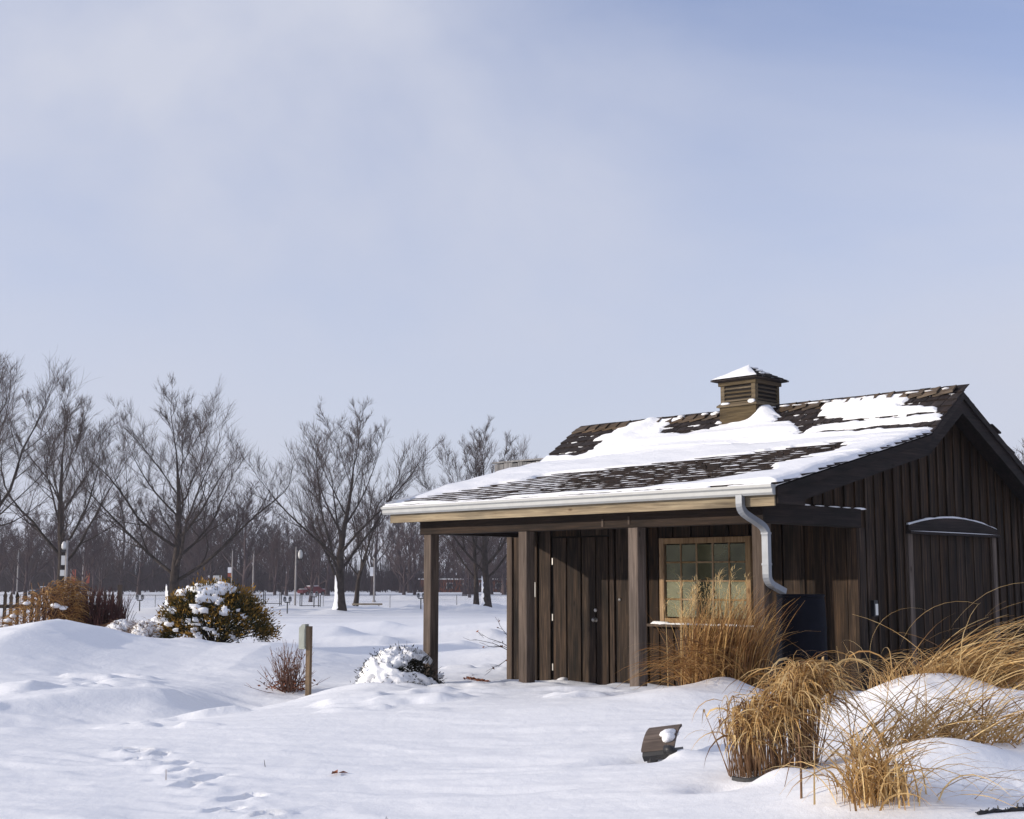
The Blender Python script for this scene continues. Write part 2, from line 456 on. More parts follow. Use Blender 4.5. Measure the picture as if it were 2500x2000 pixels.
def ground(x, y):
    x = np.asarray(x, float); y = np.asarray(y, float)
    lx = (x-HUT.x)*HX.x + (y-HUT.y)*HX.y
    ly = (x-HUT.x)*HY.x + (y-HUT.y)*HY.y
    h = -1.0*sstep(36, 72, y)
    near = 1 - sstep(30, 60, y)
    # gentle rise towards the right of the hut
    rise = 0.105*(0.7*np.logaddexp(0, (x+1.0)/0.7) - 0.7*np.logaddexp(0, (x-2.5)/0.7))
    back = 0.26*sstep(-0.2, 2.8, ly)*sstep(-2.2, 1.0, lx)*sstep(13, 16, y)
    h = h + rise*near - back*near
    # little drifts blown against the foot of the porch wall
    h = h + 0.11*np.exp(-((ly-2.0)/0.16)**2)*sstep(-0.5, 0.2, lx)*(1-sstep(5.2, 5.6, lx))*np.clip(0.45+1.6*fbm(lx/0.35, ly*0+1.5, 27, 3), 0, 1)
    # broad rolling
    h = h + 0.10*fbm(x/5.0+3.1, y/3.4+7.7, 5, 3)*sstep(16, 24, y)*(1-sstep(60, 130, y)) + 0.05*fbm(x/4.0, y/3.0, 9, 2)
    # left berm of drifted snow
    cx = np.array([-30,-14,-11,-10,-9.3,-8.6,-7.9,-7.1,-6.4,-5.6,-4.7,-3.6,-2.6])
    cz = np.array([.62,.66,.72,.70,.82,.95,.76,.50,.40,.33,.35,.16,0.0])
    c = np.interp(x, cx, cz)
    yy = y - 25.6 - 0.35*np.sin(x*0.9)
    h = h + c*np.where(yy < 0, np.exp(-(yy/3.6)**2), np.exp(-(yy/3.0)**2))*0.92
    # secondary swell in front of it
    h = h + 0.16*gauss(x, y, -6.6, 19.6, 3.0, 1.1, 0.12) + 0.12*gauss(x, y, -10.5, 17.5, 3.0, 1.4, 0.1)
    # hollow with sculpted lips left of the twig bush
    h = h - 0.20*gauss(x, y, -3.5, 18.3, 1.3, 1.0, 0.5) - 0.16*gauss(x, y, -5.0, 15.6, 1.9, 0.9, 0.75)
    d, t = seg_dist(x, y, -3.9, 17.7, -6.4, 16.2)
    h = h + 0.075*np.exp(-(d/0.28)**2)
    # ramp in front of the porch
    h = h + 0.16*gauss(x, y, -1.3, 15.8, 1.9, 3.0, -0.25)
    h = h + 0.17*gauss(x, y, -1.95, 17.3, 0.85, 0.75)
    h = h + 0.10*gauss(x, y, 1.0, 13.9, 1.7, 1.0)
    # mound under the ornamental grasses
    h = h + 0.15*gauss(x, y, 2.30, 14.55, 0.34, 0.30) + 0.10*gauss(x, y, 1.75, 14.3, 0.55, 0.5)
    h = h + 0.42*gauss(x, y, 3.55, 11.6, 0.85, 0.75) + 0.10*gauss(x, y, 4.6, 11.0, 1.0, 0.7)
    h = h + 0.20*gauss(x, y, 2.75, 8.85, 0.55, 0.6) + 0.10*gauss(x, y, 2.1, 8.1, 0.45, 0.4)
    h = h + 0.08*gauss(x, y, 3.7, 9.3, 0.7, 0.5)
    h = h - 0.10*gauss(x, y, 2.95, 8.05, 0.35, 0.28)
    # scoured hollow and tail of snow at the garden lantern
    h = h - 0.10*gauss(x, y, 1.12, 10.75, 0.30, 0.22) + 0.10*gauss(x, y, 1.28, 10.62, 0.13, 0.12) + 0.05*gauss(x, y, 1.45, 10.6, 0.14, 0.12)
    # scour and lip at the staked grass
    h = h - 0.10*gauss(x, y, 1.38, 9.0, 0.22, 0.16) + 0.07*gauss(x, y, 1.75, 8.85, 0.22, 0.14)
    # drifts in the middle distance with steep lee sides
    for (dx_, dy_, sx_, sy_, am) in ((-4.5,17.4,3.2,1.2,.22),(-5.3,14.6,2.6,.8,.10),(-4.2,44,5.5,1.7,.34),(-5.0,38.5,4.0,1.5,.30),(0.2,42,4.0,1.5,.30),(-0.6,35,2.8,1.1,.22),(-1.2,30.0,3.0,1.0,.20),(-3.2,33.0,3.5,1.0,.22),(-8.5,52,7,2.2,.30),(-3.5,58,6,2.4,.30),(0.6,26.5,1.6,.6,.10)):
        e = (x-dx_)/sx_
        prof = np.where(e < 0, np.exp(-e*e), np.exp(-(e*6.0)**2))
        h = h + am*prof*np.exp(-((y-dy_)/sy_)**2)
    # wind ripples, stretched along the wind
    wx = x + 0.5*fbm(x/1.8, y/1.2, 91, 2); wy = y + 0.25*x + 0.35*fbm(x/1.6+5, y/1.1, 95, 2)
    ridge = 0.5 - np.abs(fbm(wx/1.3, wy/0.42, 21, 3))
    r = ridge*0.042 + fbm(x/1.5, wy/0.55, 25, 4)*0.022 + fbm(x/0.42, wy/0.16, 31, 3)*0.014
    patch = 0.55 + 1.3*np.clip(fbm(x/2.6+9, y/2.0, 41, 2)+0.1, 0, 1)
    h = h + r*patch*(1-sstep(35, 80, y))
    # sculpted crusts: small broken ledges
    cr = np.clip(fbm(x/0.9+2, y/0.45, 51, 3)-0.17, 0, 0.25)*np.clip(fbm(x/3.2, y/2.2+4, 61, 2)+0.16, 0, 1)
    h = h + 0.50*cr*(1-sstep(22, 32, y))
    # ploughed bank along the far street
    bank = np.exp(-((y-109-0.02*x)/2.2)**2)
    h = h + bank*(0.42+0.5*fbm(x/1.6, y/1.3, 71, 4))*sstep(-60, -20, x)
    bank2 = np.exp(-((y-165)/4.0)**2)
    h = h + bank2*(0.35+0.4*fbm(x/3.0, y/2.0, 81, 3))
    # drifts round the trunks
    for (tx, ty) in ((-12.92,101.2),(-2.04,107.0),(-26.3,104.0)):
        h = h + 0.55*gauss(x, y, tx-0.7, ty-0.4, 1.6, 1.0)
    # footprints
    for (fx, fy, rot, fs) in FOOT:
        fs = fs*0.78
        c_, s_ = math.cos(rot+0.9), math.sin(rot+0.9)
        ex = x + 0.05*vnoise(x/0.12, y/0.12, 7); ey = y + 0.05*vnoise(x/0.12+9, y/0.12, 7)
        a = ((ex-fx)*c_ + (ey-fy)*s_)/(0.15*fs); b = (-(ex-fx)*s_ + (ey-fy)*c_)/(0.085*fs)
        q = a*a + b*b
        h = h - 0.095*fs*np.exp(-q**3) + 0.02*np.exp(-((np.sqrt(q)-1.45)/0.35)**2)*(0.6+1.5*vnoise(x/0.1, y/0.1, 17))
    d, t = seg_dist(x, y, -3.6, 12.7, -1.5, 9.0)
    h = h + 0.030*np.exp(-(d/0.30)**2)*fbm(x/0.22, y/0.18, 19, 3)*(1-sstep(20, 22, y))
    return h


def axis_grid(d0, d1, step, lo, hi, g):
    a = list(np.arange(d0, d1+1e-6, step))
    s = step; v = a[-1]
    while v < hi: s *= g; v += s; a.append(v)
    s = step; v = a[0]; pre = []
    while v > lo: s *= g; v -= s; pre.append(v)
    return np.array(pre[::-1] + a)

gx = axis_grid(-5.4, 4.6, 0.042, -2500, 2500, 1.035)
gy = axis_grid(7.0, 20.0, 0.045, -60, 4000, 1.018)
GX, GY = np.meshgrid(gx, gy)
GZ = ground(GX, GY)
nx, ny = len(gx), len(gy)
_gxl, _gyl = gx.tolist(), gy.tolist()
def gz(x, y):
    """height of the snow surface (bilinear on the ground mesh)"""
    i = min(max(bisect.bisect_right(_gxl, x)-1, 0), nx-2); j = min(max(bisect.bisect_right(_gyl, y)-1, 0), ny-2)
    a = (x-_gxl[i])/(_gxl[i+1]-_gxl[i]); b = (y-_gyl[j])/(_gyl[j+1]-_gyl[j])
    return float((GZ[j,i]*(1-a)+GZ[j,i+1]*a)*(1-b) + (GZ[j+1,i]*(1-a)+GZ[j+1,i+1]*a)*b)
me = bpy.data.meshes.new('snow_ground')
co = np.stack([GX, GY, GZ], -1).reshape(-1, 3)
idx = np.arange(nx*ny).reshape(ny, nx)
fq = np.stack([idx[:-1,:-1], idx[:-1,1:], idx[1:,1:], idx[1:,:-1]], -1).reshape(-1, 4)
me.vertices.add(len(co)); me.vertices.foreach_set('co', co.ravel())
me.loops.add(fq.size); me.loops.foreach_set('vertex_index', fq.ravel())
me.polygons.add(len(fq)); me.polygons.foreach_set('loop_start', np.arange(0, fq.size, 4)); me.polygons.foreach_set('loop_total', np.full(len(fq), 4))
me.polygons.foreach_set('use_smooth', np.ones(len(fq), bool))
me.materials.append(M['snow']); me.update(calc_edges=True); me.validate()
g_ob = bpy.data.objects.new('snow_ground', me); COL.objects.link(g_ob)
tag(g_ob, 'wind-rippled snow covering the whole ground', kind='structure')

# ------------------------------------------------------------------ the hut
rng = random.Random(11)
hut = empty('wooden_hut', HUT, HUT_RZ)
tag(hut, 'dark board-sided garden hut with porch, cupola and patchy snow on its shingled roof', 'hut')

ROOF = [(-0.33, 2.625), (3.24, 3.475), (4.20, 4.135), (7.20, 2.60)]     # y, z profile
def roof_z(y):
    return float(np.interp(y, [p[0] for p in ROOF], [p[1] for p in ROOF]))
X_GABLE = 5.72; X_RAKE = 6.12
def x_left(y): return -0.66 - 0.075*max(min(y, 4.3), 0)

# posts and beams
for X in (0.0, 1.94, 3.87, 5.73):
    one_box('post', M['post'], hut, X-0.16, X, 0.0, 0.16, -0.35, 2.232, 0.008)
one_box('beam', M['beam_x'], hut, -0.22, 5.575, -0.022, 0.17, 2.232, 2.445, 0.008)
one_box('beam', M['beam_y'], hut, 5.58, 5.752, -0.025, 2.10, 2.235, 2.468, 0.008)
one_box('beam', M['beam_y'], hut, -0.20, -0.035, 0.175, 2.0, 2.235, 2.44, 0.008)
# small blocks pinned on the front beam
one_box('beam_block', M['post'], hut, 3.30, 3.335, -0.034, -0.023, 2.25, 2.35, 0.002)
one_box('beam_block', M['post'], hut, 3.74, 3.77, -0.034, -0.023, 2.27, 2.37, 0.002)
# ceiling boards of the porch
for i in range(11):
    y0 = -0.255 + i*0.207
    one_box('ceiling_board', M['beam_x'], hut, -0.60, 5.71, y0, y0+0.196, 2.475, 2.495, 0.003)

# sheathing behind the boards (dark gaps), with openings for window
wall_back = MB()
WY = 2.03
WIN = (2.66, 4.06, 1.03, 2.10)
for (x0,x1,z0,z1) in ((-0.44,WIN[0],-0.4,2.47),(WIN[1],5.66,-0.4,2.47),(WIN[0],WIN[1],-0.4,WIN[2]),(WIN[0],WIN[1],WIN[3],2.47)):
    wall_back.box(x0, x1, WY+0.045, WY+0.075, z0, z1)
gp = [(0.10, 2.50), (2.06, 2.50), (2.06, -0.4), (6.84, -0.4), (6.84, roof_z(6.84)-0.05), (4.20, 4.06), (3.24, 3.40), (0.10, roof_z(0.10)-0.06)]
wall_back.prism(gp, 0, X_GABLE-0.085, X_GABLE-0.05)
wall_back.build('sheathing', M['dark_back'], hut)
wl_ = MB()
wl_.prism([(2.08,-0.4),(6.84,-0.4),(6.84,roof_z(6.84)-0.05),(4.20,4.06),(3.24,3.40),(2.08,roof_z(2.08)-.06)], 0, -0.47, -0.42)
wl_.build('far_gable_wall', M['siding'], hut)
fl_ = MB(); fl_.box(-0.41, 5.62, 2.11, 6.77, -0.35, 0.42); fl_.build('floor', M['dark_back'], hut)
wb_ = MB(); wb_.box(-0.42, 5.63, 6.78, 6.84, -0.4, 2.75); wb_.build('rear_wall', M['siding'], hut)

# porch wall boards
def board(x0, x1, z0, z1, y=WY, th=0.028):
    d = rng.uniform(-0.004, 0.004)
    return one_box('wall_board', M['siding'], hut, x0, x1, y+d, y+d+th, z0, z1, 0.004)
one_box('corner_board', M['post'], hut, -0.475, -0.36, WY-0.03, WY+0.04, -0.35, 2.47)
xs = [-0.345, -0.085, 0.20, 0.475]
for a, b in zip(xs[:-1], xs[1:]): board(a, b-0.036, -0.35, 2.47)
one_box('batten', M['siding'], hut, 0.155, 0.185, WY-0.03, WY-0.002, -0.35, 2.47)
one_box('batten', M['post'], hut, -0.112, -0.085, WY-0.028, WY-0.002, -0.35, 2.47)
# above door
board(0.50, 1.06, 2.235, 2.47); board(1.08, 1.62, 2.235, 2.47)
one_box('door_jamb', M['siding'], hut, 1.645, 1.73, WY-0.012, WY+0.03, -0.35, 2.47)
board(1.76, 2.03, -0.35, 2.47); board(2.06, 2.345, -0.35, 2.47); 
one_box('batten', M['siding'], hut, 2.33, 2.36, WY-0.03, WY-0.006, -0.35, 2.47)
# round the window
board(2.375, 2.545, -0.35, 2.47)
for a, b in ((2.565, 2.80), (2.83, 3.12), (3.15, 3.44), (3.47, 3.76), (3.79, 4.09)):
    board(a, b, -0.35, 0.925)
    board(a, b, 2.175, 2.47)
board(4.175, 4.30, -0.35, 2.47)
bx = [4.33, 4.64, 4.95, 5.26, 5.60]
for a, b in zip(bx[:-1], bx[1:]): board(a, b-0.03, -0.35, 2.47)
for X in (4.935, 5.235):
    one_box('batten', M['siding'], hut, X, X+0.032, WY-0.028, WY-0.005, -0.35, 2.47)
one_box('corner_board', M['siding'], hut, 5.585, 5.735, WY-0.018, WY+0.055, -0.35, 2.468-0.236)

# door
door = empty('door', (0,0,0), 0, hut)
dx = [0.505, 0.80, 1.095, 1.385, 1.635]
for i, (a, b) in enumerate(zip(dx[:-1], dx[1:])):
    one_box('plank', M['siding'], door, a+0.006, b-0.022, WY-0.008-0.004*(i % 2), WY+0.03, -0.02, 2.21)
dk = MB(); dk.box(0.505, 1.63, WY+0.031, WY+0.044, -0.02, 2.215); dk.build('door_core', M['dark_back'], door)
for z in (0.28, 1.02, 1.86):
    h = MB(); h.tube([(0.497, WY-0.018, z-0.05), (0.497, WY-0.018, z+0.05)], 0.006, 8); h.box(0.50, 0.514, WY-0.021, WY-0.0145, z-0.05, z+0.05)
    h.build('hinge', M['chrome'], door)
kn = MB()
def ball_y(m, x, y0, z, prof, n=14):
    rows = [[(x + r*math.cos(2*math.pi*k/n), y0 - t, z + r*math.sin(2*math.pi*k/n)) for k in range(n)] for r, t in prof]
    m.quad_strip(rows, True)
ball_y(kn, 1.375, WY-0.012, 1.0, [(0.034,0),(0.034,0.006),(0.013,0.01),(0.013,0.035),(0.026,0.042),(0.031,0.055),(0.026,0.068),(0.004,0.073)])
kn.build('door_knob', M['chrome'], door, True)
kn = MB(); ball_y(kn, 1.375, WY-0.012, 1.14, [(0.028,0),(0.028,0.010),(0.022,0.018),(0.003,0.02)])
kn.build('deadbolt', M['chrome'], door, True)
# cover plate beside the door
kp = MB(); ball_y(kp, 1.83, WY-0.004, 1.30, [(0.022,0),(0.022,0.008),(0.003,0.012)])
kp.build('cover_plate', M['chrome'], hut, True)
# thermometer by the door
t_ = MB(); t_.box(0.090, 0.145, WY-0.022, WY-0.006, 1.32, 1.545)
th = t_.build('thermometer', M['white_plastic'], hut)
for i in range(5):
    k_ = MB(); k_.box(0.106, 0.130, WY-0.0245, WY-0.0222, 1.345+i*0.038, 1.357+i*0.038); k_.build('scale_mark', M['black'], th)

# window
win = empty('window', (0,0,0), 0, hut)
def wb(n, x0, x1, y0, y1, z0, z1): return one_box(n, M['window_wood'], win, x0, x1, y0, y1, z0, z1, 0.004)
wb('side_frame', 2.585, 2.665, WY-0.028, WY+0.055, 0.985, 2.165)
wb('side_frame', 4.055, 4.135, WY-0.028, WY+0.055, 0.985, 2.165)
wb('head_frame', 2.668, 4.052, WY-0.026, WY+0.053, 2.085, 2.163)
wb('bottom_rail', 2.668, 4.052, WY-0.02, WY+0.05, 0.985, 1.055)
sill = one_box('window_sill', M['post'], win, 2.40, 4.25, WY-0.11, WY+0.02, 0.935, 0.972)
PX = np.linspace(2.675, 4.045, 6); PZ = np.linspace(1.06, 2.08, 5)
for i in range(1, 5):
    wb('muntin', PX[i]-0.011, PX[i]+0.011, WY-0.004, WY+0.03, 1.057, 2.083)
for j in range(1, 4):
    for i in range(5):
        wb('muntin', PX[i]+0.013, PX[i+1]-0.013, WY-0.0025, WY+0.028, PZ[j]-0.011, PZ[j]+0.011)
for i in range(5):
    for j in range(4):
        p_ = MB(); t = rng.uniform(-0.002, 0.002)
        p_.box(PX[i]+0.012, PX[i+1]-0.012, WY+0.012+t, WY+0.016+t, PZ[j]+0.012, PZ[j+1]-0.012)
        p_.build('pane', M['glass'], win)

# gable boards and battens
gy_ = 0.12
k = 0
while gy_ < 6.75:
    w_ = rng.uniform(0.225, 0.262)
    y1 = min(gy_ + w_, 6.80)
    zb = 2.475 if y1 < 2.11 else -0.35
    m = MB()
    pts = [(gy_, zb), (y1-0.012, zb), (y1-0.012, roof_z(y1-0.012)-0.07)]
    for py in (4.20, 3.24):
        if gy_ < py < y1-0.012: pts.append((py, roof_z(py)-0.07))
    pts.append((gy_, roof_z(gy_)-0.07))
    d = rng.uniform(-0.004, 0.004)
    m.prism(pts, 0, X_GABLE-0.045+d, X_GABLE-0.015+d)
    if not (y1 > 2.0 and y1 < 2.11): m.build('wall_board', M['siding'], hut)
    else:
        pts = [(gy_, 2.475)] + [(y1-0.012, 2.475)] + pts[2:]
        m = MB(); m.prism(pts, 0, X_GABLE-0.045+d, X_GABLE-0.015+d); m.build('wall_board', M['siding'], hut)
    # batten over the joint
    bm = MB(); bz = roof_z(y1)-0.085
    zb2 = 2.475 if y1 < 2.11 else -0.35
    inside = 3.35 < y1 < 5.8
    if inside:
        hump = 2.30 + 0.115*(1-((y1-4.55)/1.3)**2)
        bm.box(X_GABLE-0.012, X_GABLE+0.010, y1-0.027, y1+0.015, hump+0.03, bz)
        bm.build('batten', M['siding'], hut)
        bm = MB(); bm.box(X_GABLE-0.013, X_GABLE-0.007, y1-0.020, y1+0.008, -0.35, 2.19)
        bm.build('batten', M['siding'], hut)
    else:
        bm.box(X_GABLE-0.012, X_GABLE+0.010, y1-0.027, y1+0.015, zb2, bz)
        bm.build('batten', M['siding'], hut)
    gy_ = y1
    k += 1
one_box('corner_board', M['siding'], hut, X_GABLE-0.013, X_GABLE+0.022, 2.052, 2.20, -0.35, 2.232)
# low arched hood over the former doorway in the gable
hood = MB()
ar = [(3.26 + 2.58*t, 2.30 + 0.125*(1-(2*t-1)**2)) for t in [i/16 for i in range(17)]]
poly = [(3.26, 2.225)] + [(5.84, 2.225)] + [p for p in reversed(ar)]
hood.prism(poly, 0, X_GABLE-0.010, X_GABLE+0.045)
hd = hood.build('arched_hood', M['beam_y'], hut)
one_box('hood_sill', M['beam_y'], hut, X_GABLE-0.010, X_GABLE+0.085, 3.24, 5.86, 2.19, 2.222)
for Y in (3.28, 5.70):
    one_box('door_frame', M['post'], hut, X_GABLE-0.0135, X_GABLE+0.022, Y, Y+0.12, -0.35, 2.187)
# gauge on the gable wall
gb = MB(); gb.box(X_GABLE-0.010, X_GABLE+0.035, 2.34, 2.43, 1.13, 1.33)
go = gb.build('wall_gauge', M['black'], hut)
gf = MB(); gf.box(X_GABLE+0.036, X_GABLE+0.041, 2.365, 2.425, 1.145, 1.285); gf.build('gauge_face', M['white_plastic'], go)

# fascia, gutter, downspout
one_box('fascia', M['fascia'], hut, -0.58, 6.085, -0.285, -0.262, 2.405, 2.60, 0.003)
g_ = MB()
pr = [(-0.287,2.635),(-0.287,2.53),(-0.35,2.525),(-0.372,2.55),(-0.372,2.59),(-0.395,2.61),(-0.395,2.64),(-0.388,2.64),(-0.388,2.614),(-0.364,2.592),(-0.364,2.553),(-0.347,2.533),(-0.292,2.538),(-0.292,2.635)]
g_.prism(pr, 0, -0.66, 6.115)
gut = g_.build('gutter', M['gutter'], hut)
for X in (-0.664, 6.117):
    e_ = MB(); e_.prism([(-0.286,2.637),(-0.286,2.527),(-0.351,2.522),(-0.375,2.548),(-0.375,2.589),(-0.398,2.609),(-0.398,2.642)], 0, X-0.002, X+0.002); e_.build('end_cap', M['gutter'], gut)
def rect_tube(m, pts, a, b, up=None):
    """rectangular downpipe along a path"""
    P = [Vector(p) for p in pts]; rows = []
    side = Vector((1, 0, 0))
    for i, p in enumerate(P):
        d = (P[min(i+1, len(P)-1)] - P[max(i-1, 0)]).normalized()
        s = (side - d*side.dot(d)).normalized(); e = d.cross(s)
        rows.append([p + s*a + e*b, p - s*a + e*b, p - s*a - e*b, p + s*a - e*b])
    bb = m.quad_strip(rows, True)
    m.f.append((bb, bb+1, bb+2, bb+3)); m.m.append(0)
def bez(P, n=5):
    """round the corners of a polyline"""
    P = [Vector(p) for p in P]; out = [P[0]]
    for i in range(1, len(P)-1):
        a = P[i] + (P[i-1]-P[i]).normalized()*min(0.09, (P[i-1]-P[i]).length*.45)
        c = P[i] + (P[i+1]-P[i]).normalized()*min(0.09, (P[i+1]-P[i]).length*.45)
        for k in range(n+1):
            t = k/n; out.append(a*(1-t)**2 + P[i]*2*t*(1-t) + c*t*t)
    out.append(P[-1]); return out
ds = MB()
rect_tube(ds, bez([(5.66,-0.335,2.54),(5.66,-0.335,2.36),(5.80,-0.045,2.17),(5.80,-0.045,1.56),(5.84,0.22,1.455)]), 0.042, 0.032)
dso = ds.build('downspout', M['downspout'], hut, False)
for z in (2.10, 1.75):
    s_ = MB(); s_.box(5.752, 5.846, -0.082, -0.008, z, z+0.025); s_.build('strap', M['downspout'], dso)

# rake boards
def band(y_list, top_off, bot_off):
    up = [(y, roof_z(y)+top_off) for y in y_list]; dn = [(y, roof_z(y)+bot_off) for y in y_list]
    return up, dn
for (nm, x0, x1, to, bo) in (('rake_trim', X_RAKE-0.002, X_RAKE+0.028, -0.018, -0.105), ('rake_board', X_RAKE-0.036, X_RAKE-0.003, -0.03, -0.275)):
    for (ya, yb, lo) in ((-0.33, 3.24, True), (3.24, 4.20, False), (4.20, 7.20, False)):
        m = MB()
        def zt(y, o): return roof_z(y)+o
        cut = 1.0
        if lo and nm == 'rake_board':
            poly = [(-0.262, 2.43), (0.28, 2.43), (0.28, zt(0.28, bo)), (yb, zt(yb, bo)), (yb, zt(yb, to)), (-0.262, zt(-0.262, to))]
        elif lo:
            poly = [(ya+0.02, zt(ya+.02, bo)), (yb, zt(yb, bo)-0.0), (yb, zt(yb, to)), (ya+0.02, zt(ya+.02, to))]
        else:
            dz = bo-to
            poly = [(ya, zt(ya, to)+dz*(1.0 if ya != 4.20 else 1.12)), (yb, zt(yb, to)+dz*(1.0 if yb != 4.20 else 1.12)), (yb, zt(yb, to)), (ya, zt(ya, to))]
        m.prism(poly, 0, x0, x1)
        m.build(nm, M['beam_y'], hut)
# rake soffit between wall and rake board
for (ya, yb) in ((-0.26, 3.24), (3.24, 4.20), (4.20, 7.15)):
    m = MB()
    m.prism([(ya, roof_z(ya)-0.075), (yb, roof_z(yb)-0.075), (yb, roof_z(yb)-0.06), (ya, roof_z(ya)-0.06)], 0, X_GABLE+0.012, X_RAKE-0.037)
    m.build('rake_soffit', M['beam_y'], hut)

# ------------------------------------------------------------------ roof with shingles
roof = MB()
rows = []
for (y, z) in ROOF:
    rows.append([(x_left(y), y, z), (X_RAKE, y, z)])
roof.quad_strip(rows)
rows2 = [[(x_left(y), y, z-0.055), (X_RAKE-0.04, y, z-0.055)] for (y, z) in ROOF]
b0 = roof.quad_strip([r[::-1] for r in rows2])
for i in range(3):
    for s in (0, 1):
        a, b = rows[i][s], rows[i+1][s]; c, d = rows2[i+1][s], rows2[i][s]
        roof.quad(a, b, c, d)
roof.quad(rows[0][0], rows[0][1], rows2[0][1], rows2[0][0])
roof_o = roof.build('roof', M['dark_back'], hut)

EXPO = 0.182
LL = math.hypot(ROOF[1][0]-ROOF[0][0], ROOF[1][1]-ROOF[0][1])
LU = math.hypot(ROOF[2][0]-ROOF[1][0], ROOF[2][1]-ROOF[1][1])
LB = math.hypot(ROOF[3][0]-ROOF[2][0], ROOF[3][1]-ROOF[2][1])
ANG = [math.atan2(ROOF[i+1][1]-ROOF[i][1], ROOF[i+1][0]-ROOF[i][0]) for i in range(3)]
def roof_pt(x, s, hgt=0.0):
    """point on the front roof: s metres up from the eave, hgt above the deck"""
    if s <= LL: a = ANG[0]; y = ROOF[0][0]+s*math.cos(a); z = ROOF[0][1]+s*math.sin(a)
    else: a = ANG[1]; y = ROOF[1][0]+(s-LL)*math.cos(a); z = ROOF[1][1]+(s-LL)*math.sin(a)
    return Vector((x, y-hgt*math.sin(a), z+hgt*math.cos(a)))

def shingle_mesh(w, seed):
    r = random.Random(seed); m = MB()
    ln = EXPO*1.5; tb = 0.026; tt = 0.004
    j1, j2 = r.uniform(-0.012, 0.012), r.uniform(-0.012, 0.012)
    # x across, y up-slope from the butt, z out of the roof
    P = [(0,j1,0.001),(w,j2,0.001),(w,ln,0.0),(0,ln,0.0),(0,j1,tb),(w,j2,tb+r.uniform(-.003,.004)),(w,ln,tt),(0,ln,tt)]
    m.v.extend(P)
    for q in ((0,3,2,1),(4,5,6,7),(0,1,5,4),(1,2,6,5),(2,3,7,6),(3,0,4,7)): m.f.append(q); m.m.append(0)
    return m
SH = [(w, shingle_mesh(w, i)) for i, w in enumerate((0.14, 0.165, 0.19, 0.205, 0.225, 0.175))]
SHM = [m.mesh('shingle', M['shingle']) for w, m in SH]
rest = MB(); cand = []
def place(x, s, vi, ang, org):
    tilt = math.atan2(0.013, EXPO)
    Mx = Matrix.Translation(org) @ Matrix.Rotation(ang - tilt*0.55, 4, 'X')
    return Mx
srow = 0.0; r_i = 0
while srow < LL + LU - 0.06:
    yy = roof_pt(0, srow).y
    upper = srow > LL - 0.04
    s_ = srow if not upper else max(srow, LL)
    x = x_left(yy) - 0.02 - rng.uniform(0, 0.05)
    ang = ANG[1] if upper else ANG[0]
    while x < X_RAKE + 0.015:
        vi = rng.randrange(len(SH)); w = SH[vi][0]
        fitx = 1.0
        if x + w > X_RAKE + 0.05:
            fitx = (X_RAKE + 0.045 - x)/w
            if fitx < 0.25: break
        js = rng.uniform(-0.008, 0.008)
        org = roof_pt(x, max(0.0, s_-0.02+js) if not upper else s_+js-0.01, 0.012)
        Mx = place(x, s_, vi, ang, org) @ Matrix.Diagonal((fitx, 1, 1, 1))
        if upper: pr_ = 3
        elif 1.9 < x and (0.30+0.5*max(0, x-4)) < s_ < 2.3+0.35*(x-2.0): pr_ = 2 + (x-2)*0.1 - s_*0.05
        else: pr_ = 0
        cand.append((pr_, vi, Mx))
        x += w + rng.uniform(0.006, 0.012)
    srow += EXPO
    if not upper and srow > LL - 0.04 and srow < LL: srow = LL
cand.sort(key=lambda c: -c[0])
for (pr_, vi, Mx) in cand[:296]:
    o = bpy.data.objects.new('shingle', SHM[vi]); COL.objects.link(o)
    o.parent = roof_o; o.matrix_local = Mx
for (pr_, vi, Mx) in cand[296:]:
    b = len(rest.v); rest.v.extend([tuple(Mx @ Vector(v)) for v in SH[vi][1].v])
    for f in SH[vi][1].f: rest.f.append(tuple(b+i for i in f)); rest.m.append(0)
# back slope, seen only edge-on at the rake
for k in range(int(LB/EXPO)):
    s0 = 0.05 + k*EXPO
    y0, z0 = ROOF[2][0]+math.cos(ANG[2])*(s0+EXPO), ROOF[2][1]+math.sin(ANG[2])*(s0+EXPO)
    x = x_left(9)
    while x < X_RAKE - 0.1:
        vi = rng.randrange(len(SH)); w = SH[vi][0]
        if x + w > X_RAKE+0.05: break
        Mx = Matrix.Translation((x+w, y0, z0+0.01)) @ Matrix.Rotation(math.pi, 4, 'Z') @ Matrix.Rotation(-ANG[2]-0.04, 4, 'X')
        b = len(rest.v); rest.v.extend([tuple(Mx @ Vector(v)) for v in SH[vi][1].v])
        for f in SH[vi][1].f: rest.f.append(tuple(b+i for i in f)); rest.m.append(0)
        x += w + 0.008
ro = rest.build('shingle_field', M['shingle'], roof_o); ro['kind'] = 'stuff'

# ridge caps: bent shingles overlapping along the ridge
cap = MB()
L_ = 0.30; wd = 0.15
pa = [(-wd*math.cos(ANG[1]), -wd*math.sin(ANG[1])), (0, 0), (wd*math.cos(ANG[2]), wd*math.sin(ANG[2]))]
for (x0, lift0, x1, lift1) in ((0, 0.012, L_, 0.055),):
    top0 = [(x0, y, z+lift0+0.012) for y, z in pa]; top1 = [(x1, y, z+lift1+0.012) for y, z in pa]
    bo0 = [(x0, y, z+lift0-0.012) for y, z in pa]; bo1 = [(x1, y, z+lift1-0.012) for y, z in pa]
    cap.quad_strip([top0, top1]); cap.quad_strip([bo1, bo0])
    for A, B in ((top0, bo0), (bo1, top1)): cap.quad_strip([A, B])
    for i in (0, 2): cap.quad(top0[i], top1[i], bo1[i], bo0[i])
capm = cap.mesh('ridge_cap', M['ridge'])
x = -0.98
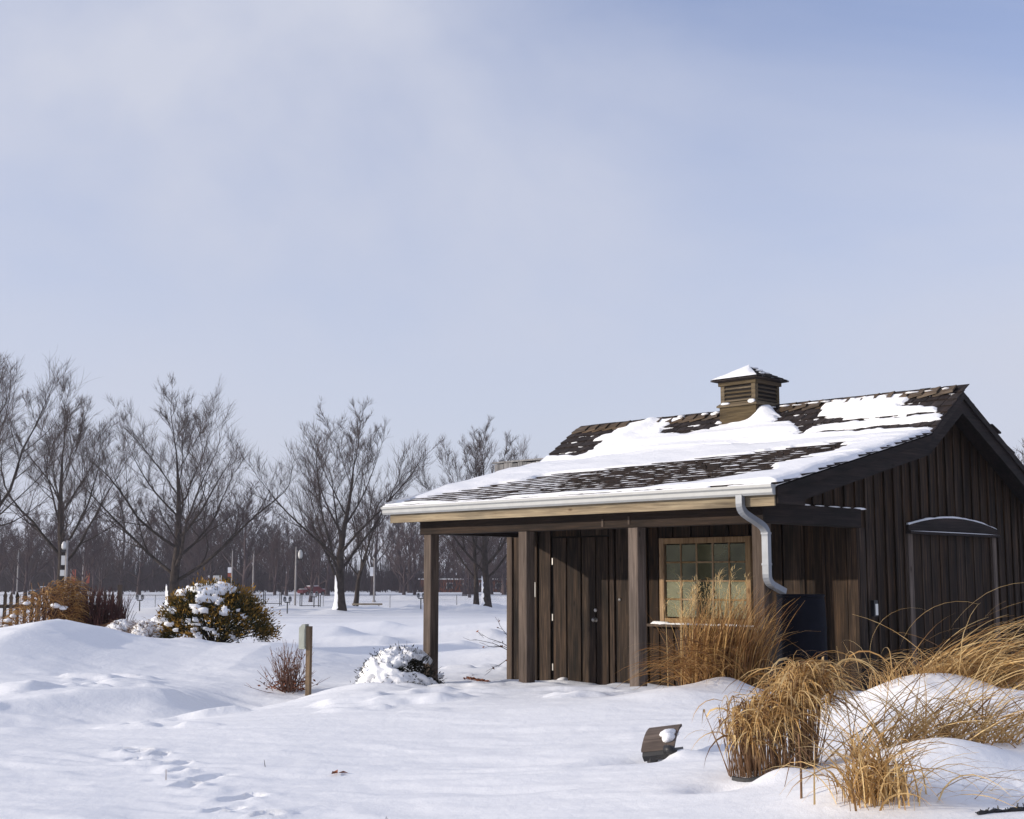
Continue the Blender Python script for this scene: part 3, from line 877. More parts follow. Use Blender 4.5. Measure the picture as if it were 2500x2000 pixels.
while x < X_RAKE-0.27:
    if not (2.22 < x < 2.98):
        o = bpy.data.objects.new('ridge_cap', capm); COL.objects.link(o); o.parent = roof_o
        o.location = (x, ROOF[2][0]+rng.uniform(-.008,.008), ROOF[2][1]+0.018+rng.uniform(-.005,.008))
        o.rotation_euler = (rng.uniform(-.04,.04), rng.uniform(-.03,.03), rng.uniform(-.03,.03))
    x += 0.232

# ------------------------------------------------------------------ cupola
cup = empty('cupola', (2.655, 4.20, 0), 0, hut)
CW = 0.335
cb = MB(); cb.box(-CW+0.03, CW-0.03, -CW+0.03, CW-0.03, 3.70, 4.62); cb.build('cupola_core', M['dark_back'], cup)
def cbox(n, m, x0, x1, y0, y1, z0, z1, par=cup, bev=0.004): return one_box(n, M[m], par, x0, x1, y0, y1, z0, z1, bev)
cbox('base_panel', 'cupola', -CW, CW, -CW, -CW+0.025, 3.74, 4.225)
cbox('base_panel', 'cupola_y', CW-0.025, CW, -CW+0.026, CW, 3.74, 4.225)
cbox('base_panel', 'cupola', -CW, CW-0.026, CW-0.025, CW, 3.74, 4.225)
cbox('base_panel', 'cupola_y', -CW, -CW+0.025, -CW+0.026, CW-0.026, 3.74, 4.225)
sk = MB()
sk.quad_strip([[(-CW-0.035,-CW-0.035,4.215),(CW+0.035,-CW-0.035,4.215),(CW+0.035,CW+0.035,4.215),(-CW-0.035,CW+0.035,4.215)],
               [(-CW-0.035,-CW-0.035,4.24),(CW+0.035,-CW-0.035,4.24),(CW+0.035,CW+0.035,4.24),(-CW-0.035,CW+0.035,4.24)],
               [(-CW+0.02,-CW+0.02,4.285),(CW-0.02,-CW+0.02,4.285),(CW-0.02,CW-0.02,4.285),(-CW+0.02,CW-0.02,4.285)]], True)
sk.quad((-CW-0.035,CW+0.035,4.215),(CW+0.035,CW+0.035,4.215),(CW+0.035,-CW-0.035,4.215),(-CW-0.035,-CW-0.035,4.215))
sk.build('skirt', M['cupola'], cup)
C2 = CW-0.012
for sx in (-1, 1):
    for sy in (-1, 1):
        x0, x1 = sorted((sx*C2, sx*(C2-0.075))); y0, y1 = sorted((sy*C2, sy*(C2-0.075)))
        cbox('corner_post', 'cupola', x0, x1, y0, y1, 4.27, 4.60)
for s in (-1, 1):
    for i in range(4):
        z = 4.298 + i*0.062
        sl = MB()
        Mt = Matrix.Translation((0, s*(C2-0.022), z+0.024)) @ Matrix.Rotation(s*R(-42), 4, 'X')
        sl.box(-C2+0.077, C2-0.077, -0.034, 0.034, -0.006, 0.006, 0, Mt); sl.build('slat', M['cupola'], cup)
        sl = MB()
        Mt = Matrix.Translation((s*(C2-0.022), 0, z+0.024)) @ Matrix.Rotation(s*R(42), 4, 'Y')
        sl.box(-0.034, 0.034, -C2+0.077, C2-0.077, -0.006, 0.006, 0, Mt); sl.build('slat', M['cupola_y'], cup)
C3 = CW+0.012
cbox('frieze', 'cupola', -C3, C3, -C3, -C3+0.035, 4.545, 4.605)
cbox('frieze', 'cupola', -C3, C3, C3-0.035, C3, 4.545, 4.605)
cbox('frieze', 'cupola_y', C3-0.036, C3-0.001, -C3+0.036, C3-0.036, 4.545, 4.605)
cbox('frieze', 'cupola_y', -C3+0.001, -C3+0.036, -C3+0.036, C3-0.036, 4.545, 4.605)
C4 = CW+0.095
cr = MB()
cr.quad_strip([[(-C3,-C3,4.60),(C3,-C3,4.60),(C3,C3,4.60),(-C3,C3,4.60)],
               [(-C4,-C4,4.618),(C4,-C4,4.618),(C4,C4,4.618),(-C4,C4,4.618)],
               [(-C4,-C4,4.634),(C4,-C4,4.634),(C4,C4,4.634),(-C4,C4,4.634)]], True)
n_c = 7
for i in range(n_c):
    t0, t1 = i/n_c, (i+1)/n_c
    a = C4*(1-t0)+0.004; b = C4*(1-t1)+0.004; z0 = 4.636+0.225*t0; z1 = 4.636+0.225*t1
    cr.quad_strip([[(-a,-a,z0+0.010),(a,-a,z0+0.010),(a,a,z0+0.010),(-a,a,z0+0.010)], [(-b,-b,z1),(b,-b,z1),(b,b,z1),(-b,b,z1)]], True)
    if i: cr.quad_strip([[(-a+.004,-a+.004,z0),(a-.004,-a+.004,z0),(a-.004,a-.004,z0),(-a+.004,a-.004,z0)], [(-a,-a,z0+0.010),(a,-a,z0+0.010),(a,a,z0+0.010),(-a,a,z0+0.010)]], True)
cr.build('cupola_roof', M['shingle'], cup)

# ------------------------------------------------------------------ snow lying on the roof
POLY_BARE = {
 'A': [(-1.2,3.95),(-1.2,4.95),(0.05,4.80),(-0.05,4.55),(-0.18,4.35),(-0.13,4.1),(-0.16,3.93),(-0.4,3.86)],
 'B': [(1.24,4.32),(1.12,4.73),(1.66,4.90),(2.35,4.90),(2.35,4.42),(2.2,4.34),(1.74,4.30)],
 'C': [(3.22,4.67),(3.05,4.95),(3.95,4.95),(4.08,4.62),(4.13,4.46),(4.50,4.30),(4.42,4.1),(4.09,4.1),(3.85,3.96)],
 'C2': [(3.80,3.99),(4.85,3.975),(5.89,4.0),(6.1,3.83),(4.99,3.85),(3.83,3.93)],
 'D': [(5.36,4.73),(5.36,4.95),(6.3,4.95),(6.3,3.78),(6.0,3.78),(5.82,3.88),(5.98,4.07),(5.97,4.21),(5.89,4.37),(5.7,4.44),(5.34,4.51)],
 'row': [(4.40,4.20),(5.97,4.24),(6.0,4.14),(4.43,4.10)],
 'E': [(1.50,1.75),(1.93,2.40),(3.66,2.70),(4.47,3.22),(5.36,3.44),(5.40,2.42),(5.30,1.5),(5.10,0.95),(4.6,0.62),(4.18,0.45),(2.79,0.30),(2.0,0.6)],
}
POLY_STRIPE = {
 'S': [(-0.9,0.05),(-0.7,0.45),(0.3,1.62),(0.66,2.12),(1.93,2.50),(3.0,2.70),(4.0,2.9),(5.5,1.1),(5.3,0.55),(4.18,0.20),(2.53,0.10),(1.54,0.10)],
}
def poly_sd(px, py, poly):
    """signed distance, positive inside"""
    d = np.full(px.shape, 1e9); ins = np.zeros(px.shape, bool)
    n = len(poly)
    for i in range(n):
        x0, y0 = poly[i]; x1, y1 = poly[(i+1) % n]
        dd, _ = seg_dist(px, py, x0, y0, x1, y1); d = np.minimum(d, dd)
        c = ((y0 > py) != (y1 > py)) & (px < (x1-x0)*(py-y0)/((y1-y0) if y1 != y0 else 1e-9)+x0)
        ins ^= c
    return np.where(ins, d, -d)
sx_ = np.arange(-1.02, X_RAKE+0.031, 0.03); ss_ = np.arange(0.0, LL+LU+0.001, 0.017)
SX, SS = np.meshgrid(sx_, ss_)
# ragged borders follow the shingle courses: jitter the sample point by course and by noise
course = np.floor(SS/EXPO)
wob = 0.16*vnoise(SX/0.35+course*7.3, course*3.7, 3) + 0.10*fbm(SX/0.16, SS/0.10, 13, 3)
jx = SX + 0.30*vnoise(course*5.1, SX*0+2.0, 8) + wob*0.8
jy = SS + 0.07*fbm(SX/0.25, SS/0.12, 23, 3)
bare = np.full(SX.shape, -1e9)
for kx, po in POLY_BARE.items(): bare = np.maximum(bare, poly_sd(jx, jy, po))
strp = np.full(SX.shape, -1e9)
for kx, po in POLY_STRIPE.items(): strp = np.maximum(strp, poly_sd(SX+0.25*fbm(SX/0.8, SS/0.3, 33, 2), SS+0.12*fbm(SX/0.8, SS/0.5, 37, 2), po))
full = 0.055 + 0.030*fbm(SX/0.9, SS/0.45, 43, 3) + 0.05*np.clip(np.minimum(-bare, -strp), 0, 0.8)
# drift crest left of the cupola and the bank against it
d_, _ = seg_dist(SX, SS, 0.35, 4.05, 0.75, 4.75); full = full + 0.075*np.exp(-(d_/0.13)**2)
full = full + 0.13*np.exp(-((SX-3.05)/0.20)**2-((SS-4.62)/0.22)**2)
full = full + 0.05*np.exp(-((SX-1.9)/0.8)**2-((SS-3.7)/0.15)**2) + 0.03*np.exp(-((SX-2.6)/1.2)**2-((SS-4.12)/0.10)**2)
stripe_h = 0.0225 + 0.012*fbm(SX/0.22, SS/0.20, 53, 3)
bare_h = 0.0135 + 0.016*fbm(SX/0.14, SS/0.12, 63, 3)
bare_h = np.where((jx > 1.4) & (SS < 3.4), bare_h+0.003, bare_h)
H = full
q = sstep(-0.04, 0.04, strp); H = H*(1-q) + stripe_h*q
q = sstep(-0.015, 0.015, bare); H = H*(1-q) + bare_h*q
# thin out at the eave and rake ends
H = H*sstep(0.0, 0.05, SS)*(0.55+0.45*sstep(0, 0.15, X_RAKE+0.05-SX))
H = np.where(SX > X_RAKE+0.015, np.minimum(H, 0.02), H)
sm = MB()
rows = []
for i in range(len(ss_)):
    row = []
    for j in range(len(sx_)):
        s = float(ss_[i]); x = float(sx_[j]); y = roof_pt(0, s).y
        x = max(x, x_left(y)-0.02)
        row.append(roof_pt(x, s, float(H[i, j])))
    rows.append(row)
sm.quad_strip(rows)
# closing skirts at both ends so the layer has thickness
for j in (0, len(sx_)-1):
    for i in range(len(ss_)-1):
        a, b = rows[i][j], rows[i+1][j]
        c = roof_pt(b.x, float(ss_[i+1]), 0.0); d = roof_pt(a.x, float(ss_[i]), 0.0)
        if j == 0: sm.quad(a, b, c, d)
        else: sm.quad(b, a, d, c)
rs = sm.build('roof_snow', M['snow_fine'], None, True)
rs.location = HUT; rs.rotation_euler = (0, 0, HUT_RZ)
tag(rs, 'patchy wind-scoured snow lying on the shingled hut roof', 'snow', kind='stuff')

# other snow on the hut: gutter, cupola roof, ledges
def on_hut(o, label):
    o.location = HUT; o.rotation_euler = (0, 0, HUT_RZ); tag(o, label, 'snow', kind='stuff'); return o
m = MB(); rows = []
for i in range(220):
    x = -0.65 + 6.755*i/219
    hh = 0.022 + 0.016*float(vnoise(x/0.3, 0.5, 3)) + 0.012*float(vnoise(x/0.09, 0.5, 4))
    if 5.25 < x < 5.50: hh = -0.03
    rows.append([(x,-0.293,2.56),(x,-0.293,2.632+hh*0.6),(x,-0.335,2.640+hh),(x,-0.372,2.636+hh*.8),(x,-0.387,2.62)])
m.quad_strip(rows); on_hut(m.build('gutter_snow', M['snow_fine'], None, True), 'thin line of snow filling the hut gutter')
m = MB()
a = C4+0.0; n_s = 10
rows = []
for i in range(n_s+1):
    t = i/n_s; w_ = a*(1-t)
    row = []
    for j in range(n_s+1):
        xx = -w_ + 2*w_*j/n_s
        hh = 0.030 + 0.012*float(vnoise(xx/0.1+3, t*4, 6))
        if i == 0 or j in (0, n_s): hh = 0.004
        if j in (1, n_s-1): hh *= 0.8
        row.append((2.655+xx*0.985, 4.20-w_-0.0*hh+0.004, 4.647+0.225*t+hh))
    rows.append(row)
m.quad_strip(rows)
# a few scraps on the shaded side
for (t, u, s) in ((0.78, 0.1, 0.05), (0.62, 0.35, 0.045), (0.55, -0.2, 0.05), (0.40, 0.3, 0.05), (0.30, -0.4, 0.04)):
    w_ = a*(1-t); m.blob((2.655+w_+0.004, 4.20+u*w_, 4.65+0.225*t), (s*0.8, s*1.6, 0.018), rng, 7, 4)
on_hut(m.build('cupola_snow', M['snow_fine'], None, True), 'snow cap on the small pyramid roof of the cupola')
m = MB()
for (x, y, z, r) in ((2.655-0.22,4.20-CW-0.01,4.265,(0.10,0.03,0.022)), (2.655+0.27,4.20-CW-0.008,4.262,(0.07,0.03,0.04)), (2.655-0.36,3.90,3.99,(0.08,0.06,0.03)), (2.0,4.16,4.17,(.08,.05,.03)), (2.655+0.05,3.86,3.955,(0.22,0.03,0.02))):
    m.blob((x,y,z), r, rng, 8, 5)
# scraps on the ridge caps
x = 3.1
while x < 6.05:
    if rng.random() < 0.75: m.blob((x+rng.uniform(-.04,.04), 4.165, 4.178+rng.uniform(-.004,.006)), (rng.uniform(0.05,0.13), 0.06, rng.uniform(0.010,0.018)), rng, 12, 4, 0, 0.3)
    x += 0.232
for x in (1.35, 1.82, 2.05): m.blob((x, 4.16, 4.19), (0.07, 0.05, 0.022), rng, 8, 4)
on_hut(m.build('ridge_snow', M['snow_fine'], None, True), 'small scraps of snow caught on the ridge caps and cupola skirt')
m = MB()
yb = 0.35
while yb < 2.0:
    l = rng.uniform(0.06, 0.16); m.blob((X_GABLE+0.012, yb+l, 2.472), (0.020, l, rng.uniform(0.007,0.016)), rng, 12, 4, 0, 0.1); yb += 2*l+rng.uniform(0.02, 0.12)
on_hut(m.build('beam_snow', M['snow_fine'], None, True), 'broken line of snow on the porch side beam')
m = MB(); rows = []
for i in range(41):
    t = i/40; y = 3.27+2.56*t; z = 2.30+0.125*(1-(2*t-1)**2)
    hh = 0.026+0.018*float(vnoise(y/0.2, 1.5, 5)) + 0.01*float(vnoise(y/0.06, 1.5, 6))
    rows.append([(X_GABLE+0.0105,y,z),(X_GABLE+0.0105,y,z+hh),(X_GABLE+0.03,y,z+hh*0.9),(X_GABLE+0.044,y,z+0.002)])
m.quad_strip(rows)
m.blob((X_GABLE+0.066, 4.55, 2.2235), (0.016, 1.25, 0.008), rng, 24, 4, 0, 0.1)
on_hut(m.build('hood_snow', M['snow_fine'], None, True), 'curved line of snow along the arched hood on the gable')
m = MB()
m.blob((2.62, WY-0.055, 0.980), (0.20, 0.055, 0.030), rng, 9, 5); m.blob((3.1, WY-0.05, 0.977), (0.5, 0.05, 0.018), rng, 9, 5)
m.blob((3.8, WY-0.05, 0.977), (0.4, 0.05, 0.022), rng, 9, 5)
on_hut(m.build('sill_snow', M['snow_fine'], None, True), 'little snow drift on the window sill under the porch')

# ------------------------------------------------------------------ garden things near the hut
def ribbon(m, root, az, lean0, lean1, length, width, segs, rg, twist=0.0, curl=1.0, tint=None, tints=None, floor=None):
    """a blade: leans from lean0 to lean1 (radians from vertical) towards azimuth az"""
    p = Vector(root); d_h = Vector((math.cos(az), math.sin(az), 0)); side = Vector((-d_h.y, d_h.x, 0))
    tw = rg.uniform(-1.2, 1.2)
    rows = []
    for i in range(segs+1):
        t = i/segs
        w = width*(1.0 - t**1.6)*0.5 + 0.0006
        th = lean0 + (lean1-lean0)*t**curl
        dd = d_h*math.sin(th) + Vector((0,0,1))*math.cos(th)
        nrm = side.cross(dd)
        s2 = side*math.cos(tw*t+twist) + nrm*math.sin(tw*t+twist)
        q = p
        rows.append([q - s2*w, q + s2*w])
        p = p + dd*(length/segs)
        az_w = rg.uniform(-0.10, 0.10)
        d_h = (d_h + side*az_w).normalized(); side = Vector((-d_h.y, d_h.x, 0))
        if floor is not None and p.z < floor + 0.004: p.z = floor + 0.004
    m.quad_strip(rows)
    if tints is not None: tints.extend([tint]*(2*(segs+1)))

def clump(n, name, mats, label, cat, spec, parent_loc, group=None, seed=1):
    """ornamental grass: root empty + blades mesh"""
    rt = empty(name, parent_loc); tag(rt, label, cat, group)
    return rt

rg = random.Random(77)
def rel(p, base): return (p[0]-base[0], p[1]-base[1], p[2]-base[2])

# --- tall clump under the window
B1 = (2.10, 14.88, gz(2.10, 14.88))
g1 = empty('ornamental_grass', B1)
tag(g1, 'tall brown ornamental grass clump standing under the hut window', 'grass', 'ornamental grass clumps')
m = MB(); ti = []
for i in range(900):
    a = rg.uniform(0, 2*math.pi); r = 0.30*math.sqrt(rg.random())
    x, y = r*math.cos(a)*1.55+0.20, r*math.sin(a)-0.06
    z = gz(B1[0]+x, B1[1]+y) - B1[2] - 0.03
    az = rg.gauss(0.35, 1.0) if rg.random() < 0.80 else rg.uniform(0, 2*math.pi)
    ln = rg.uniform(0.50, 1.18)
    l0 = abs(rg.gauss(0.12, 0.14)); l1 = l0 + rg.uniform(0.3, 1.45)
    ribbon(m, (x,y,z), az, l0, l1, ln, rg.choice((0.004,0.006,0.008,0.012,0.017)), 7, rg, rg.uniform(-1,1), 1.6, rg.uniform(-.5,.5), ti)
# fallen blades fanned out to the left front over the snow
for i in range(210):
    x, y = rg.uniform(-0.34, 0.40), rg.uniform(-0.62, 0.0)
    z = gz(B1[0]+x, B1[1]+y) - B1[2]
    az = rg.gauss(math.pi+0.55, 0.45)
    ribbon(m, (x,y,z+rg.uniform(0.02,0.25)), az, rg.uniform(0.6,1.3), rg.uniform(2.0,2.6), rg.uniform(0.45,0.85), rg.uniform(0.005,0.010), 6, rg, rg.uniform(-1,1), 1.0, rg.uniform(-.5,.4), ti, gz(B1[0]+x-0.3, B1[1]+y-0.25)-B1[2])
o = m.build('blades', M['grass_brown'], g1); set_tint(o, ti)
m = MB(); ti = []
for i in range(45):   # feathery seed stalks
    x, y = rg.gauss(0.12, 0.22), rg.gauss(0, 0.15); ln = rg.uniform(0.75, 1.25)
    z = gz(B1[0]+x, B1[1]+y)-B1[2]
    az = rg.gauss(0.3, 1.3); l1 = rg.uniform(0.1, 0.5)
    ribbon(m, (x,y,z), az, 0.02, l1, ln, 0.006, 6, rg, 0, 1.5, rg.uniform(-.3,.5), ti)
    top = Vector(m.v[-1])
    for k in range(14):
        ribbon(m, top+Vector((rg.uniform(-.03,.03),rg.uniform(-.03,.03),-k*0.013)), rg.uniform(0,6.28), 0.5, 1.7, rg.uniform(0.05,0.13), 0.004, 3, rg, 0, 1, rg.uniform(0,.6), ti)
o = m.build('seed_heads', M['grass'], g1); set_tint(o, ti)

# --- staked clump with broken stems
B2 = (1.80, 9.35, gz(1.80, 9.35))
g2 = empty('ornamental_grass', B2); g2.scale = (0.9, 0.9, 0.95)
tag(g2, 'bundled golden grass clump with bare upright stalks, between block lantern and arching grass', 'grass', 'ornamental grass clumps')
ms = MB(); m = MB(); ti = []; tis = []
for i in range(330):
    a = rg.uniform(0, 2*math.pi); r = 0.34*math.sqrt(rg.uniform(0.25, 1)) 
    x, y = r*math.cos(a)*1.0, r*math.sin(a)*0.75
    gx_ = gz(B2[0]+x, B2[1]+y)-B2[2]
    u = (x+0.34)/0.68
    hgt = 0.47 + 0.22*float(sstep(0.35, 0.75, u)) + rg.uniform(-0.14, 0.10)
    lean = Vector((rg.uniform(-0.03,0.06) - 0.05*(1-u), rg.uniform(-0.05,0.05), 0))
    lean = lean*(3.0 if rg.random() < 0.25 else 1.0)
    base = Vector((x, y, gx_-0.03)); top = base + Vector((0,0,hgt)) + lean*hgt*2
    ms.tube([base, (base+top)/2+Vector((rg.uniform(-.01,.01),rg.uniform(-.01,.01),0)), top], [0.0045*rg.uniform(.6,1.3),0.0036,0.0028], 4, False)
    for k in range(rg.choice((2,3,4,5)) if u > 0.3 else rg.choice((1,2,3))):
        b_ = base.lerp(top, rg.uniform(0.62, 1.0))
        az = rg.gauss(-1.1, 1.2)
        ribbon(m, b_, az, rg.uniform(0.2,1.1), rg.uniform(2.5,3.2), rg.uniform(0.22,0.46)+0.18*max(0,u-0.35), rg.choice((0.004,0.007,0.010,0.016)), 6, rg, rg.uniform(-1,1), 0.7, rg.uniform(-.5,.5), ti, gx_-0.02)
ob = ms.build('stalks', M['stalk'], g2)
o = m.build('blades', M['grass'], g2); set_tint(o, ti)
m = MB(); ti = []
for i in range(70):
    ribbon(m, (rg.uniform(0.0,0.3), rg.uniform(-.2,.2), 0.56+rg.uniform(0,.12)), rg.gauss(-0.2,0.7), rg.uniform(.2,.9), rg.uniform(1.9,2.7), rg.uniform(0.2,0.38), rg.uniform(0.006,0.012), 6, rg, 0, 1, rg.uniform(-.2,.5), ti)
o = m.build('arching_blades', M['grass'], g2); set_tint(o, ti)
m = MB(); rows = []
for i in range(15):
    a = R(205+i*6.5); rr = 0.36
    x, y = rr*math.cos(a), rr*math.sin(a)*0.8
    zz = gz(B2[0]+x, B2[1]+y)-B2[2]
    rows.append([(x*1.0,y,zz+0.008),(x*1.04,y*1.04,zz+0.030),(x*1.08,y*1.08,zz+0.026),(x*1.08,y*1.08,zz-0.02)])
m.quad_strip(rows); m.build('pot_rim', M['black'], g2)

# --- big arching clump on the right mound
B3 = (3.55, 11.75, gz(3.55, 11.75))
g3 = empty('ornamental_grass', B3)
tag(g3, 'large wind-swept golden grass clump arching over a snow mound beside the gable', 'grass', 'ornamental grass clumps')
m = MB(); ti = []
for i in range(620):
    x, y = rg.gauss(0.38, 0.28), rg.gauss(0.10, 0.20)
    z = gz(B3[0]+x, B3[1]+y)-B3[2]-0.03
    az = rg.gauss(-0.15, 0.36) if rg.random() < 0.93 else rg.uniform(0, 6.28)
    ln = rg.uniform(0.40, 1.30)*(0.8 if rg.random()<.4 else 1); l0 = rg.uniform(0.50, 1.15); l1 = l0 + rg.uniform(0.8, 1.5)
    ribbon(m, (x,y,z), az, l0, min(l1,2.5), ln, rg.choice((0.004,0.006,0.008,0.011,0.016)), 9, rg, rg.uniform(-1,1), 1.25, rg.uniform(-.4,.5), ti)
for i in range(240):    # short drooping blades over the near face of the mound
    x, y = rg.uniform(-0.45, 0.8), rg.uniform(-0.35, 0.2)
    z = gz(B3[0]+x, B3[1]+y)-B3[2]
    az = rg.gauss(-2.2, 0.6)
    ribbon(m, (x,y,z), az, rg.uniform(0.3,0.9), rg.uniform(2.0,2.6), rg.uniform(0.25,0.6), rg.uniform(0.004,0.007), 6, rg, 0, 1.0, rg.uniform(-.5,.2), ti)
o = m.build('blades', M['grass'], g3); set_tint(o, ti)
m = MB(); ti = []
for (x, y, az, l0, l1, ln) in ((-0.35,0.1,-0.2,-0.35,2.2,1.05),(-0.5,0.0,2.6,0.3,0.5,0.45),(-0.2,0.1,0.1,0.1,2.0,1.15),(0.1,0.1,0.05,0.35,2.0,1.6),(-0.9,0.0,3.0,0.7,2.6,0.6),(-0.8,0.05,3.1,0.5,2.2,0.5),(-0.6,0.1,2.9,0.8,2.3,0.5),(-0.25,0.0,1.5,0.1,2.6,0.55)):
    z = gz(B3[0]+x, B3[1]+y)-B3[2]
    ribbon(m, (x,y,z), az, l0, l1, ln, 0.009, 12, rg, 0, 1.3, 0.2, ti)
o = m.build('loose_stems', M['grass'], g3); set_tint(o, ti)

# --- clump in front of it, flopping to the right
B5 = (3.02, 9.55, gz(3.02, 9.55))
g5 = empty('ornamental_grass', B5)
tag(g5, 'low flattened golden grass swept to the right below the big arching clump', 'grass', 'ornamental grass clumps')
m = MB(); ti = []
for i in range(460):
    x, y = rg.gauss(0.02, 0.42), rg.gauss(0.05, 0.18)
    z = gz(B5[0]+x, B5[1]+y)-B5[2]-0.02
    az = rg.gauss(-0.25, 0.55) if rg.random() < 0.7 else rg.gauss(-2.2, 0.7)
    ln = rg.uniform(0.3, 1.1); l0 = rg.uniform(0.4, 1.1); l1 = l0 + rg.uniform(0.5, 1.2)
    ribbon(m, (x,y,z), az, l0, min(l1,2.2), ln, rg.uniform(0.005,0.011), 7, rg, rg.uniform(-1,1), 1.2, rg.uniform(-.4,.5), ti, z-0.05)
o = m.build('blades', M['grass'], g5); set_tint(o, ti)

# --- small clump near the camera
B4 = (2.08, 7.80, gz(2.08, 7.80))
g4 = empty('ornamental_grass', B4)
tag(g4, 'small spiky tan grass clump nearest the camera, poking out of the snow', 'grass', 'ornamental grass clumps')
m = MB(); ti = []
for i in range(330):
    x, y = rg.gauss(0, 0.10), rg.gauss(0.03, 0.09)
    z = gz(B4[0]+x, B4[1]+y)-B4[2]-0.02
    az = rg.uniform(0, 6.28) if rg.random() < 0.6 else rg.gauss(-1.6, 0.7)
    ln = rg.uniform(0.25, 0.74); l0 = rg.uniform(0.05, 0.9); l1 = l0 + rg.uniform(0.7, 2.1)
    ribbon(m, (x,y,z+0.01), az, l0*0.6, min(l1,2.75), ln, rg.choice((0.003,0.004,0.006,0.009,0.012)), 7, rg, rg.uniform(-1,1), 0.9, rg.uniform(-.4,.5), ti, z-0.1)
for i in range(16):
    x, y = rg.gauss(0, 0.07), rg.gauss(0, 0.06); z = gz(B4[0]+x, B4[1]+y)-B4[2]-0.03
    ribbon(m, (x,y,z), rg.uniform(0,6.28), 0.05, 0.5, rg.uniform(0.2,0.36), 0.007, 4, rg, 0, 1, rg.uniform(-.5,.2), ti)
for i in range(26):     # long flopped blades lying on the snow to the right
    x, y = rg.uniform(0.05,0.9), rg.uniform(-0.1,0.5); z = gz(B4[0]+x, B4[1]+y)-B4[2]
    ribbon(m, (x,y,z), rg.gauss(-0.6,0.35), rg.uniform(0.8,1.2), 1.9, rg.uniform(0.3,0.7), 0.008, 6, rg, 0, 1, rg.uniform(-.4,.4), ti, z-0.06)
o = m.build('blades', M['grass'], g4); set_tint(o, ti)

# --- cut stem standing between the clumps
sp = (1.70, 8.05); z = gz(*sp)
m = MB()
m.tube([(0,0,-0.05),(0.003,0,0.18),(-0.006,0.004,0.37)], [0.008,0.007,0.004], 5)
m.tube([(-0.004,0,0.30),(0.05,-0.01,0.24),(0.10,-0.02,0.10)], [0.004,0.003,0.002], 4)
m.tube([(0.0,0,0.27),(-0.06,-0.01,0.22),(-0.10,-0.02,0.07)], [0.004,0.003,0.002], 4)
o = m.build('cut_stem', M['stalk'], None, loc=(sp[0], sp[1], z)); tag(o, 'single dry stem standing in snow left of the small grass clump', 'stem')

# --- toppled block lantern
lx_, ly_ = 1.20, 10.78; z = gz(lx_, ly_)
lan = empty('garden_lantern', (lx_, ly_, z+0.10)); lan.scale = (0.86,)*3
lan.rotation_euler = (R(-4), R(-9), R(-24))
tag(lan, 'tilted garden lantern with shingled lid and black body half buried in snow', 'lantern')
m = MB(); rows = []
def bent(u): return 0.035*(1-(2*u-1)**2)
for i in range(7):
    u = i/6; yy = -0.16+0.32*u
    rows.append([(-0.16, yy, 0.05+0.19*u+bent(u)), (0.16, yy, 0.05+0.19*u+bent(u))])
m.quad_strip(rows)
m.quad_strip([[ (p[0],p[1],p[2]-0.022) for p in r][::-1] for r in rows])
for a, b in zip(rows[:-1], rows[1:]):
    for s in (0, 1): m.quad(a[s], b[s], (b[s][0],b[s][1],b[s][2]-0.022), (a[s][0],a[s][1],a[s][2]-0.022))
for r in (rows[0], rows[-1]): m.quad(r[0], r[1], (r[1][0],r[1][1],r[1][2]-0.022), (r[0][0],r[0][1],r[0][2]-0.022))
m.build('lid', M['rust'], lan)
m = MB(); m.box(-0.15, 0.15, -0.145, 0.13, -0.055, 0.035)
m.quad_strip([[(-0.15,-0.150,-0.05),(0.15,-0.150,-0.05)],[(-0.155,-0.165,-0.01),(0.155,-0.165,-0.01)],[(-0.15,-0.150,0.045),(0.15,-0.150,0.045)]])
m.build('body', M['black'], lan)
m = MB(); m.tube([(0.08,-0.17,0.03),(0.13,-0.19,0.02),(0.17,-0.17,-0.01)], [0.045,0.042,0.030], 10); m.build('lamp_head', M['black'], lan, True)
m = MB(); m.tube([(-0.08,-0.10,-0.03),(-0.10,-0.11,-0.12)], [0.06,0.035], 8); m.build('foot', M['black'], lan)
m = MB()
m.blob((0.07, 0.03, 0.165), (0.085, 0.145, 0.045), rng, 10, 6, 0, 0.1); m.blob((0.09, -0.06, 0.125), (0.065, 0.09, 0.05), rng, 10, 6, 0, 0.1)
so = m.build('lantern_snow', M['snow_fine'], None, True, (lx_, ly_, z+0.10)); so.scale = (0.86,)*3; so.rotation_euler = lan.rotation_euler
tag(so, 'lump of snow on the lid of the toppled garden lantern', 'snow', kind='stuff')

# --- rain barrel
bp_ = W(5.80, 0.62)
bz = gz(bp_.x, bp_.y)
bar = empty('rain_barrel', (bp_.x, bp_.y, bz-0.1), HUT_RZ)
tag(bar, 'dark blue rain barrel beneath the downspout at the porch corner', 'barrel')
m = MB(); H_ = 1.42-bz+0.1
prof = [(0.24,0.0),(0.262,0.03),(0.275,0.10),(0.285,0.30*H_),(0.292,0.32*H_),(0.286,0.34*H_),(0.288,0.66*H_),(0.294,0.68*H_),(0.287,0.70*H_),(0.278,H_-0.10),(0.268,H_-0.04),(0.262,H_-0.03)]
m.lathe(prof, sides=32); m.build('drum', M['barrel'], bar, True)
m = MB(); m.lathe([(0.270,H_-0.032),(0.278,H_-0.022),(0.278,H_-0.004),(0.268,H_),(0.10,H_-0.002),(0.09,H_-0.012),(0.02,H_-0.012)], sides=32); m.build('lid', M['barrel'], bar, True)
m = MB(); m.tube([(0.06,-0.28,0.12),(0.075,-0.35,0.12)], 0.018, 8); m.build('tap', M['black'], bar)

